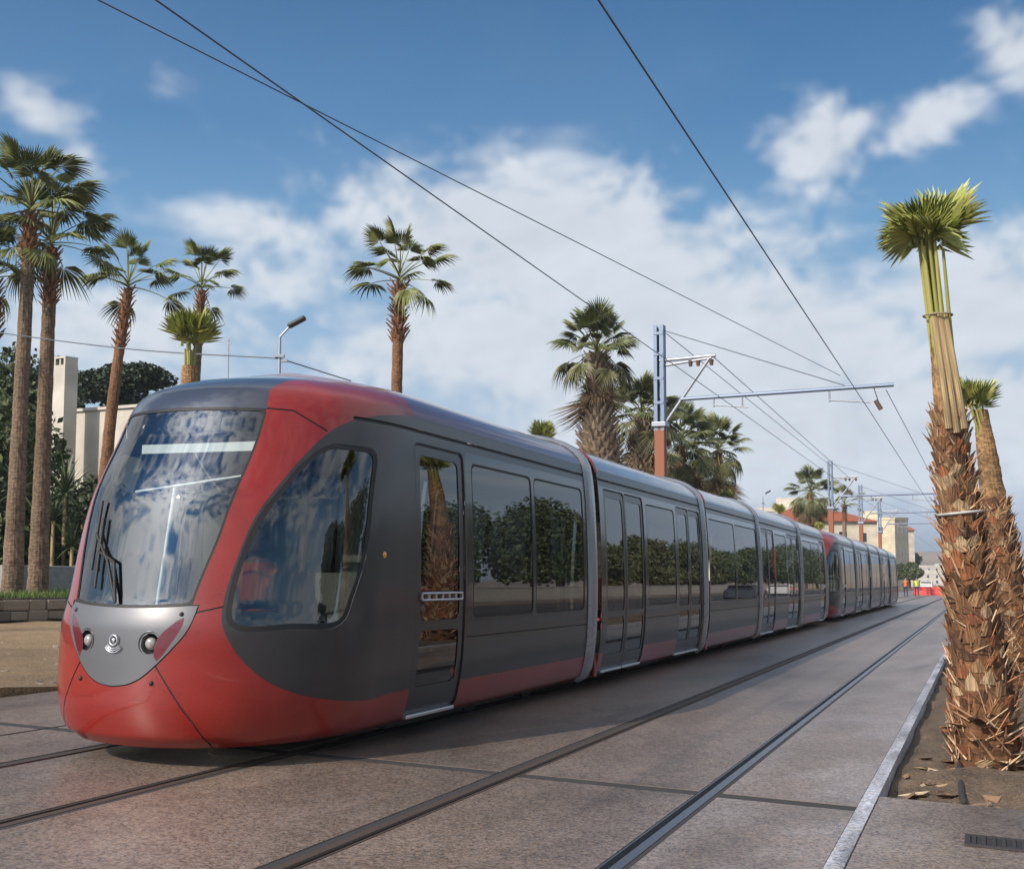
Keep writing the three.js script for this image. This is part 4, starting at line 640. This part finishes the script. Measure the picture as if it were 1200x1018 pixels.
// ───────────────────────── masts, wires, lamps ─────────────────────────
const steelM = std([.20, .25, .34], 0.45, 0.5), galvM = std([.36, .39, .43], 0.45, 0.6), redSteelM = std([.26, .10, .055], 0.75), insM = std([.10, .055, .04], 0.35), wireM = std([.10, .115, .14], 0.5, 0.5);
const MX = -8.35;
function mast(pos, label) {
  const o = thing('catenary_mast', label, 'mast', pos, 0, 'masts carrying the overhead wires'), H = 8.65;
  for (const x of [-0.12, 0.12]) part('post_channel', merge([bx(0.03, H - 5.6, 0.26, x, (H + 5.6) / 2, 0), bx(0.10, H - 5.6, 0.025, x * 0.8, (H + 5.6) / 2, 0.13), bx(0.10, H - 5.6, 0.025, x * 0.8, (H + 5.6) / 2, -0.13)]), steelM, o);
  part('lower_post', rbx(0.30, 5.9, 0.28, 0.03, 0, 2.75, 0), redSteelM, o);
  part('collar', rbx(0.42, 0.14, 0.42, 0.02, 0, 5.78, 0), galvM, o);
  for (const y of [6.4, 7.1, 7.8, 8.4]) part('batten', bx(0.26, 0.08, 0.02, 0, y, 0.150), steelM, o);
  part('bracket', merge([bar(V3(0, 7.62, 0), V3(1.62, 7.68, 0), 0.055, 10), bar(V3(0, 7.46, 0), V3(1.5, 7.62, 0), 0.04, 8)]), galvM, o);
  for (const x of [0.9, 1.12, 1.5]) part('insulator', new THREE.CylinderGeometry(0.07, 0.05, 0.16, 12).translate(x, 7.49, 0), insM, o);
  part('brace', bar(V3(1.45, 7.62, 0), V3(0.15, 5.82, 0), 0.045, 10), galvM, o);
  part('cantilever', bar(V3(0.6, 6.48, 0), V3(6.35, 6.62, 0), 0.055, 12), steelM, o);
  for (const x of [1.55, 2.35, 4.7]) part('dropper_clamp', bar(V3(x, 6.52, 0), V3(x, 6.22, 0), 0.025, 8), galvM, o);
  for (const [a, b] of [[1.55, 2.5], [4.7, 5.75]]) part('registration_arm', bar(V3(a, 6.28, 0), V3(b, 6.18, 0), 0.022, 8), galvM, o);
  part('steady_insulator', merge([new THREE.CylinderGeometry(0.06, 0.06, 0.28, 12).rotateZ(0.5).translate(5.95, 6.1, 0), bar(V3(5.85, 6.55, 0), V3(5.95, 6.2, 0), 0.015, 6)]), insM, o);
  part('stay_rod', bar(V3(0.1, 8.5, 0), V3(5.1, 6.66, 0), 0.014, 6), wireM, o);
  return o;
}
const mastZ = [776, 976, 1011, 1033].map(u => onRow(u, MX));
['grey twin channel mast with reddish lower post and long arm beside the stout palm', 'mast with a bracket arm before the red roofed villa', 'mast rising in front of the cream apartment block', 'small mast before the end of the cream apartment block'].forEach((l, i) => { mast(mastZ[i], l); });
function wire(name, pts, r, label) { const g = pts.length === 2 ? bar(pts[0], pts[1], r, 6) : new THREE.TubeGeometry(new THREE.CatmullRomCurve3(pts), 40, r, 6); return single(name, g, wireM, label, 'wire', 'overhead wires'); }
const on = (x, h, z) => V3(x, gy(z) + h, z);
{
  const zs = [20, ...mastZ.map(p => p.z), -260];
  const run = (x, h) => P2(i => on(x + (i < 2 ? 0 : i % 2 ? 0.08 : -0.08), h, zs[i]), zs.length);
  const poly = (name, pts, r, label) => { const gs = []; for (let i = 0; i < pts.length - 1; i++) gs.push(bar(pts[i], pts[i + 1], r, 6)); return single(name, merge(gs), wireM, label, 'wire', 'overhead wires'); };
  const A = atX(680, 350, -6.04), B = atX(926, 340, -2.53), hL = A.y - gy(A.z), hR = B.y - gy(B.z);
  poly('contact_wire', run(-6.04, hL), 0.009, 'dark contact wire hanging over the tram roof'); poly('contact_wire', run(-2.53, hR), 0.009, 'dark contact wire over the empty track beside the tram');
  const c0 = atX(115, 0, -6.7), c1 = atX(985, 440, -3.0), d = c1.clone().sub(c0); wire('feeder_cable', [c0.clone().addScaledVector(d, -0.7), c1], 0.007, 'thin cable crossing slantwise above the tram to the mast arm');
  const far = on(-2.6, 6.3, -130); wire('feeder_cable', [on(MX + 0.2, 8.4, mastZ[0].z), on(MX + 0.2, 8.2, mastZ[1].z)], 0.012, 'thin cable from the twin channel mast top to the next mast');
  wire('feeder_cable', [on(MX + 1.5, 7.7, mastZ[0].z), on(MX + 1.2, 7.5, mastZ[1].z)], 0.012, 'thin cable from the mast bracket to the next mast bracket');
  wire('contact_wire', [on(-2.2, 6.5, mastZ[0].z), on(-1.9, 6.2, mastZ[1].z)], 0.010, 'second wire leaving the tip of the mast arm down the street');
}
function lamp(pos, h, turn, label) {
  const o = thing('street_lamp', label, 'street lamp', pos, turn, 'street lamps');
  part('pole', bar(V3(0, -0.2, 0), V3(0, h - 0.35, 0), 0.05, 10, 0.03), galvM, o); part('arm', bar(V3(0, h - 0.36, 0), V3(0.22, h - 0.12, 0), 0.022, 8), galvM, o);
  part('lamp_head', rbx(0.40, 0.10, 0.2, 0.045).rotateZ(0.5).translate(0.34, h - 0.05, 0), std([.05, .05, .05], 0.5), o); part('clamp', merge([bx(0.2, 0.06, 0.12, 0, h - 0.75, 0), bx(0.12, 0.05, 0.1, 0.1, h - 0.85, 0)]), galvM, o); return o;
}
{
  const l1 = onRow(323, -13), l2 = onRow(896, -13); const h1 = heightAt(338, 378, -13), h2 = heightAt(900, 578, -13);
  lamp(l1, h1, YAW, 'street lamp with tilted dark head above the leading tram'); lamp(l2, h2, YAW, 'small far street lamp beside a bundled young palm');
  const a = V3(l1.x, l1.y + h1 - 0.8, l1.z), b = atX(0, 387, -20); wire('service_cable', [a, a.clone().lerp(b, 0.5).add(V3(0, -0.12, 0)), b.clone().add(b.clone().sub(a).multiplyScalar(0.3))], 0.014, 'thin black cable running from the street lamp over the garden'); const c = atX(372, 434, -13.2); wire('service_cable', [a, c.add(c.clone().sub(a).multiplyScalar(1.0))], 0.014, 'short cable sloping down from the street lamp behind the tram roof');
  const m = onRow(262, -30), hm = heightAt(262, 395, -30), an = thing('antenna', 'thin roof antenna pole beyond the leading tram', 'antenna', m); part('pole', bar(V3(0, 0, 0), V3(0, hm, 0), 0.03, 6), galvM, an); part('crossbar', merge([bx(0.3, 0.03, 0.03, 0, hm - 0.2, 0), bx(0.22, 0.03, 0.03, 0, hm - 0.6, 0)]), galvM, an);
}
// ───────────────────────── buildings ─────────────────────────
const plaster = tex(512, 512, (u, v, i, j) => { const a = fbm(u * 6, v * 6, 4, 5, 6), k = 0.88 + (a - 0.5) * 0.22 + (hash3(i, j, 3) - 0.5) * 0.05; return [k, k * 0.99, k * 0.97]; });
const uvm = g => { const p = g.attributes.position, n = g.attributes.normal, u = g.attributes.uv; for (let i = 0; i < p.count; i++) u.setXY(i, (Math.abs(n.getX(i)) > 0.5 ? p.getZ(i) : p.getX(i)) / 5, (Math.abs(n.getY(i)) > 0.5 ? p.getZ(i) : p.getY(i)) / 5); return g; };
const paneM = phys([.03, .035, .04], 0.1, 0, { clearcoat: 1 }), tileM = std([.40, .115, .05], 0.85, 0, { map: speck });
function house(name, label, pos, turn, { w, d, h, col, floors = 2, cols = 4, roof = 'hip', rh = 1.8, trim = [.6, .58, .54] }) {
  const o = thing(name, label, 'building', pos, turn, undefined), wm = std(col, 0.9, 0, { map: plaster });
  part('wall', uvm(bx(w, h + 6, d, 0, (h - 6) / 2, 0)), wm, o);
  const fh = h / floors;
  for (let f = 0; f < floors; f++) { for (const [n, len, ry, oz] of [[cols, w, 0, d / 2], [Math.max(2, Math.round(cols * d / w)), d, Math.PI / 2, w / 2]]) for (let i = 0; i < n; i++) { const x = ((i + 0.5) / n - 0.5) * len * 0.9, y = f * fh + fh * 0.55, g = new THREE.Group(); const m = part('window', bx(1.1, 1.5, 0.06), std(trim, 0.8), o); part('pane', bx(0.95, 1.35, 0.04, 0, 0, 0.03), paneM, m); if (ry) { m.position.set(oz, y, x); m.rotation.y = ry; } else m.position.set(x, y, oz); } }
  if (roof === 'hip') { const P = [], e = 0.5, W = w / 2 + e, D = d / 2 + e, rl = Math.max(0.1, w / 2 - d / 2), A = [-W, h, D], B = [W, h, D], C = [W, h, -D], E = [-W, h, -D], F = [-rl, h + rh, 0], G = [rl, h + rh, 0]; P.push(...A, ...B, ...G, ...A, ...G, ...F, ...B, ...C, ...G, ...C, ...E, ...F, ...C, ...F, ...G, ...E, ...A, ...F, ...A, ...C, ...B, ...A, ...E, ...C); part('roof', tris(P, P.filter((_, i) => i % 3 !== 1).map(v => v * 0.3)), tileM, o); }
  else { part('parapet', merge([bx(w + 0.2, 0.5, 0.2, 0, h + 0.25, d / 2), bx(w + 0.2, 0.5, 0.2, 0, h + 0.25, -d / 2), bx(0.2, 0.5, d - 0.2, w / 2, h + 0.25, 0), bx(0.2, 0.5, d - 0.2, -w / 2, h + 0.25, 0)]), wm, o); part('stair_tower', bx(w * 0.2, 1.8, d * 0.3, w * 0.15, h + 0.9, 0), wm, o); }
  return o;
}
{
  // white villa with its tall chimney on the left
  const c0 = atX(73, 545, -34), cz = c0.z, gyv = gy(cz) + 0.6, hc = atX(73, 418, -34).y - gyv;
  const wallTop = atX(110, 490, -36).y - gyv; const v = thing('villa', 'plain white villa wall with a tall square chimney in the garden', 'building', V3(-34, gyv, cz)); v.rotation.y = -0.12;
  const wm = std([.66, .63, .57], 0.9, 0, { map: plaster });
  part('wall', uvm(bx(7.2, wallTop + 1, 6, 1.9, (wallTop - 1) / 2, -4.1)), wm, v);
  part('chimney', uvm(merge([bx(0.72, hc + 1, 0.62, 0, (hc - 1) / 2 - 0.35, 0), bx(0.72, 0.08, 0.62, 0, hc - 0.04, 0), ...[-0.3, 0.3].map(x => bx(0.10, 0.4, 0.6, x, hc - 0.25, 0)), bx(0.08, 0.4, 0.55, 0, hc - 0.25, 0)])), wm, v);
  part('chimney_flue', bx(0.4, 0.3, 0.4, 0, hc - 0.27, 0), std([.03, .03, .03], 1), v);
  part('roof_edge', bx(7.4, 0.12, 6.2, 1.9, wallTop + 0.06, -4.1), wm, v);
  const place = (u, X) => { const p = onRow(u, X); p.y = gy(p.z); return p; };
  const hh = (u, v_, X) => heightAt(u, v_, X);
  let p = place(948, -20); house('villa', 'cream villa with a red tiled hip roof beyond the full palm', p, 0.35, { w: 10, d: 8, h: hh(948, 611, -20), col: [.66, .60, .50], floors: 2, cols: 4, rh: 2.0 });
  p = place(905, -26); house('villa', 'long pale house seen just over the tram roofs', p, 0.1, { w: 16, d: 9, h: hh(905, 600, -26), col: [.70, .66, .58], floors: 2, cols: 5, roof: 'flat' });
  p = place(1008, -23); house('apartment_block', 'cream apartment block with flat roof behind the masts', p, -0.15, { w: 17, d: 12, h: hh(1008, 610, -23), col: [.72, .65, .48], floors: 3, cols: 4, roof: 'flat' });
  p = place(985, -20); house('house', 'house with a low red tiled roof beside the cream apartment block', p, 0.2, { w: 10, d: 10, h: hh(985, 612, -20), col: [.70, .64, .52], floors: 2, cols: 3, rh: 1.6 });
  p = place(1046, -20); house('house', 'farther house with red gable roof past the cream apartment block', p, 0.1, { w: 10, d: 12, h: hh(1046, 622, -20), col: [.55, .50, .44], floors: 2, cols: 3, rh: 3.2 });
  tree('broadleaf_tree', 'dark round tree past the farther red roofed house', 'tree', place(1058, -18), { h: 8, trunk: 0.3, blobs: puff(21, 5, 6, 5, 5.0, 10), n: 5000, size: 0.6, col: [.028, .045, .02], seed: 21 });
  tree('broadleaf_tree', 'small bright green tree behind the end of the second tram', 'tree', place(1066, -12), { h: 5, trunk: 0.2, blobs: puff(22, 3, 3.4, 3, 3.6, 8), n: 3000, size: 0.5, col: [.07, .09, .025], seed: 22 });
  for (const [u, X, w, h, c, l] of [[1072, -30, 26, 5, [.62, .60, .56], 'far low white house near the foot of the hill'], [1093, -28, 30, 6, [.58, .55, .5], 'far pale house at the foot of the hill behind the red barriers'], [1193, 20, 22, 5, [.55, .5, .44], 'far low house right of the palms, before the sea']]) { const q = onRow(u, X); q.y = gy(q.z); house('house', l, q, 0.1, { w, d: 12, h, col: c, floors: 2, cols: 6, roof: 'flat' }); }
  for (let i = 0; i < 12; i++) { const r = rng(300 + i), z = -430 - i * 55, x = -75 + r() * 150 * (i % 2 ? 1 : -0.4); tree('far_tree', 'far tree on the low ground before the sea', 'tree', V3(x, gy(z), z), { h: 7, trunk: 0.4, blobs: puff(i + 90, 7, 6, 7, 4.5, 7), n: 1200, size: 1.3, col: [.04, .055, .028], seed: 330 + i, group: 'far trees' }); }
  structure('sea', new THREE.PlaneGeometry(60000, 40000).rotateX(-Math.PI / 2).translate(0, -41, -1300 - 20000), std([.05, .11, .16], 0.25));
}
console.log('buildings done', performance.now() | 0);

// ───────────────────────── people, barriers, vehicles ─────────────────────────
function body(bones, cell, colour, k = 0.05) {             // smooth union of tapered capsules -> one skin
  const mn = V3(1e9, 1e9, 1e9), mx = V3(-1e9, -1e9, -1e9);
  for (const [a, b, ra, rb] of bones) for (const [p, q] of [[a, ra], [b, rb]]) { mn.min(p.clone().subScalar(q + 0.08)); mx.max(p.clone().addScalar(q + 0.08)); }
  const size = mx.clone().sub(mn), S = Math.max(size.x, size.y, size.z), n = Math.min(120, Math.ceil(S / cell)), mc = new MarchingCubes(n, new THREE.MeshStandardMaterial(), false, false, 80000), ctr = mn.clone().add(mx).multiplyScalar(0.5);
  mc.isolation = 0; const pt = V3(), hs = n / 2;
  for (let z = 0; z < n; z++) for (let y = 0; y < n; y++) for (let x = 0; x < n; x++) {
    pt.set((x - hs) / hs, (y - hs) / hs, (z - hs) / hs).multiplyScalar(S / 2).add(ctr); let d = 1e9;
    for (const [a, b, ra, rb] of bones) { const ex = b.x - a.x, ey = b.y - a.y, ez = b.z - a.z, l2 = ex * ex + ey * ey + ez * ez || 1e-9, t = clamp(((pt.x - a.x) * ex + (pt.y - a.y) * ey + (pt.z - a.z) * ez) / l2), e = Math.hypot(pt.x - a.x - ex * t, pt.y - a.y - ey * t, pt.z - a.z - ez * t) - mix(ra, rb, t); const h = clamp(0.5 + 0.5 * (d - e) / k); d = mix(d, e, h) - k * h * (1 - h); }
    mc.field[x + y * n + z * n * n] = -d;
  }
  mc.update(); const c = mc.count, g = new THREE.BufferGeometry(), pos = mc.positionArray.slice(0, c * 3), N = mc.normalArray.slice(0, c * 3);
  for (let i = 0; i < pos.length; i += 3) { pos[i] = pos[i] * S / 2 + ctr.x; pos[i + 1] = pos[i + 1] * S / 2 + ctr.y; pos[i + 2] = pos[i + 2] * S / 2 + ctr.z; }
  g.setAttribute('position', new THREE.BufferAttribute(pos, 3)); g.computeVertexNormals(); return paint(g, colour);
}
const bodyM = std([1, 1, 1], 0.85, 0, { vertexColors: true }), skin = [.32, .19, .13];
const SH = { hat: [.7, .68, .6] };
function standing(pos, turn, vest, label) {
  const o = thing('person', label, 'person', pos, turn), b = [], add = (a, c, ra, rb) => b.push([V3(...a), V3(...c), ra, rb]);
  add([0, 0.95, 0], [0, 1.38, 0.02], 0.15, 0.17); add([0, 1.42, 0], [0, 1.55, 0.02], 0.06, 0.055); add([0, 1.62, 0.03], [0, 1.68, 0.02], 0.095, 0.095);
  for (const s of [-1, 1]) { add([s * 0.1, 0.92, 0], [s * 0.12, 0.5, 0.03 * s], 0.095, 0.065); add([s * 0.12, 0.5, 0.03 * s], [s * 0.13, 0.09, 0.02 * s], 0.065, 0.045); add([s * 0.13, 0.05, 0.0], [s * 0.14, 0.04, 0.17], 0.045, 0.04); add([s * 0.19, 1.38, 0], [s * 0.27, 1.1, 0.02], 0.06, 0.048); add([s * 0.27, 1.1, 0.02], [s * 0.25, 0.86, 0.12], 0.045, 0.035); add([s * 0.25, 0.86, 0.12], [s * 0.25, 0.77, 0.15], 0.038, 0.02); }
  part('body', body(b, 0.022, (x, y, z) => y > 1.47 ? skin : y > 0.95 && Math.abs(x) < 0.2 ? vest : y > 0.86 ? [.05, .06, .10] : y > 0.07 ? [.03, .04, .08] : [.03, .025, .02]), bodyM, o);
  part('hair', new THREE.SphereGeometry(0.106, 16, 10, 0, 6.283, 0, 1.6).translate(0, 1.675, 0.01), std([.02, .015, .012], 0.8), o); return o;
}
{
  const pA = onRow(1062, -8.0), pB = onRow(1075, -8.0); const g1 = atDepth(1062, 700, 104), g2 = atDepth(1075, 699, 108);
  standing(V3(g1.x, gy(g1.z), g1.z), 0.4, [.75, .17, .02], 'person in an orange vest standing past the end of the second tram'); standing(V3(g2.x, gy(g2.z), g2.z), 0.1, [.55, .60, .05], 'person in a yellow vest standing beside the red barriers');
  // driver at the controls
  const c = Math.cos(Math.atan(SL)), s = Math.sin(Math.atan(SL)), loc = (w, y, q) => V3(-5.925 + w, gy(-6.312) + y * c - q * s, -6.312 - q * c - y * s);
  const o = thing('person', 'driver in an orange vest seated behind the windscreen of the leading tram', 'person', loc(0.0, 0.91, 1.72)), b = [], add = (a, e, ra, rb) => b.push([V3(...a), V3(...e), ra, rb]);
  add([0, 0.1, -0.02], [0, 0.52, -0.04], 0.15, 0.17); add([0, 0.58, -0.03], [0, 0.68, -0.01], 0.06, 0.055); add([0, 0.76, 0.02], [0, 0.83, 0.0], 0.092, 0.098);
  for (const k of [-1, 1]) { add([k * 0.1, 0.07, 0.05], [k * 0.13, 0.1, 0.46], 0.085, 0.06); add([k * 0.13, 0.1, 0.46], [k * 0.13, -0.33, 0.55], 0.06, 0.045); add([k * 0.13, -0.36, 0.53], [k * 0.13, -0.38, 0.7], 0.045, 0.04); add([k * 0.19, 0.5, -0.03], [k * 0.27, 0.28, 0.16], 0.058, 0.045); add([k * 0.27, 0.28, 0.16], [k * 0.2, 0.28, 0.44], 0.043, 0.034); add([k * 0.2, 0.28, 0.44], [k * 0.18, 0.28, 0.54], 0.036, 0.022); for (let f = 0; f < 4; f++) add([k * (0.15 + f * 0.02), 0.28, 0.53], [k * (0.15 + f * 0.02), 0.25, 0.60], 0.010, 0.008); }
  part('body', body(b, 0.016, (x, y, z) => y > 0.62 || z > 0.42 && y > 0.2 ? skin : y > 0.12 && z < 0.14 && Math.abs(x) < 0.2 ? [.75, .14, .02] : [.03, .035, .06], 0.04), bodyM, o);
  part('hair', new THREE.SphereGeometry(0.108, 16, 10, 0, 6.283, 0, 1.5).translate(0, 0.81, -0.012), std([.02, .015, .012], 0.8), o);
}
{
  const barG = (() => { const sh = new THREE.Shape(); sh.moveTo(-0.25, 0); sh.lineTo(0.25, 0); sh.lineTo(0.22, 0.25); sh.lineTo(0.09, 0.45); sh.lineTo(0.07, 0.85); sh.lineTo(-0.07, 0.85); sh.lineTo(-0.09, 0.45); sh.lineTo(-0.22, 0.25); const g = new THREE.ExtrudeGeometry(sh, { depth: 1.7, bevelEnabled: true, bevelSize: 0.02, bevelThickness: 0.02, bevelSegments: 1 }); return g.translate(0, 0, -0.85).rotateY(Math.PI / 2); })();
  const bM = std([.62, .07, .06], 0.5);
  for (const u of [1081, 1099, 1117]) { const q = atDepth(u, 699, 116), o = thing('road_barrier', 'red plastic road barrier standing across the far end of the tracks', 'barrier', V3(q.x, gy(q.z), q.z), 0.15, 'red barriers across the tracks'); part('body', barG, bM, o); part('filler_cap', new THREE.CylinderGeometry(0.06, 0.06, 0.04, 12).translate(0.3, 0.88, 0), bM, o); }
}
// cars: body and cabin from a side profile, glazing, wheels, lamps
function car(pos, turn, col, label) {
  const o = thing('parked_car', label, 'car', pos, turn, 'cars on the roadway'), pm = phys(col, 0.35, 0.2, { clearcoat: 1, clearcoatRoughness: 0.05 }), W = 1.72;
  const prof = (l, w, b) => { const sh = new THREE.Shape(l.map(p => new THREE.Vector2(...p))), g = new THREE.ExtrudeGeometry(sh, { depth: w - 2 * b, bevelEnabled: true, bevelSize: b, bevelThickness: b, bevelSegments: 3 }); return g.translate(0, 0, -(w - 2 * b) / 2).rotateY(-Math.PI / 2); };
  part('body', prof([[-2.05, .32], [-2.1, .62], [-1.95, .82], [-1.0, .92], [1.9, .95], [2.05, .8], [2.08, .35], [1.75, .22], [-1.75, .22]], W, 0.06), pm, o);
  part('cabin', prof([[-0.95, .93], [-0.25, 1.38], [1.2, 1.42], [1.85, .95]], W - 0.16, 0.07), pm, o);
  for (const s of [-1, 1]) part('side_window', new THREE.ExtrudeGeometry(new THREE.Shape([[-0.72, .98], [-0.2, 1.32], [1.12, 1.35], [1.55, .99]].map(p => new THREE.Vector2(...p))), { depth: 0.02, bevelEnabled: false }).rotateY(-Math.PI / 2).translate(s * (W / 2 - 0.07), 0, 0), paneM, o);
  part('windscreen', bx(1.36, 0.72, 0.02).rotateX(-0.98).translate(0, 1.18, -0.66), paneM, o); part('rear_window', bx(1.32, 0.6, 0.02).rotateX(0.93).translate(0, 1.22, 1.60), paneM, o);
  for (const z of [-1.3, 1.35]) for (const s of [-1, 1]) { const w = part('wheel', new THREE.CylinderGeometry(0.31, 0.31, 0.2, 24).rotateZ(Math.PI / 2).translate(s * 0.78, 0.31, z), std([.02, .02, .02], 0.9), o); part('rim', new THREE.CylinderGeometry(0.2, 0.2, 0.03, 16).rotateZ(Math.PI / 2).translate(s * 0.885, 0.31, z), galvM, w); }
  for (const s of [-1, 1]) { part('headlight', rbx(0.34, 0.14, 0.08, 0.03, s * 0.6, 0.68, -2.08), M.lens, o); part('tail_light', rbx(0.26, 0.16, 0.06, 0.03, s * 0.62, 0.74, 2.07), M.lampRed, o); }
  o.rotation.x = -Math.atan(SL); o.rotation.order = 'YXZ'; if (Math.abs(turn) > 2) o.rotation.x *= -1; return o;
}
for (const [x, z, c, l, t] of [[3.0, -62, [.03, .035, .05], 'dark blue car on the roadway beyond the second young palm', 0], [4.6, -84, [.55, .55, .55], 'silver car farther down the roadway', 0], [8.3, -12, [.6, .6, .6], 'white car parked against the far kerb across the roadway', 0], [8.3, -24, [.03, .03, .035], 'black car parked against the far kerb across the roadway', 0], [8.3, -33, [.30, .02, .02], 'red car parked against the far kerb across the roadway', 0]]) car(V3(x, gy(z) - 0.12, z), t, c, l);
{ const q = atDepth(1086, 690, 150); const v = car(V3(q.x, gy(q.z), q.z), Math.PI, [.7, .7, .7], 'white car facing up the street behind the red barriers'); }
scene.fog = new THREE.FogExp2(0xc9d6e6, 0.00035);
console.log('all done', performance.now() | 0);
//@@END2
shade(scene);
renderer.render(scene, camera);
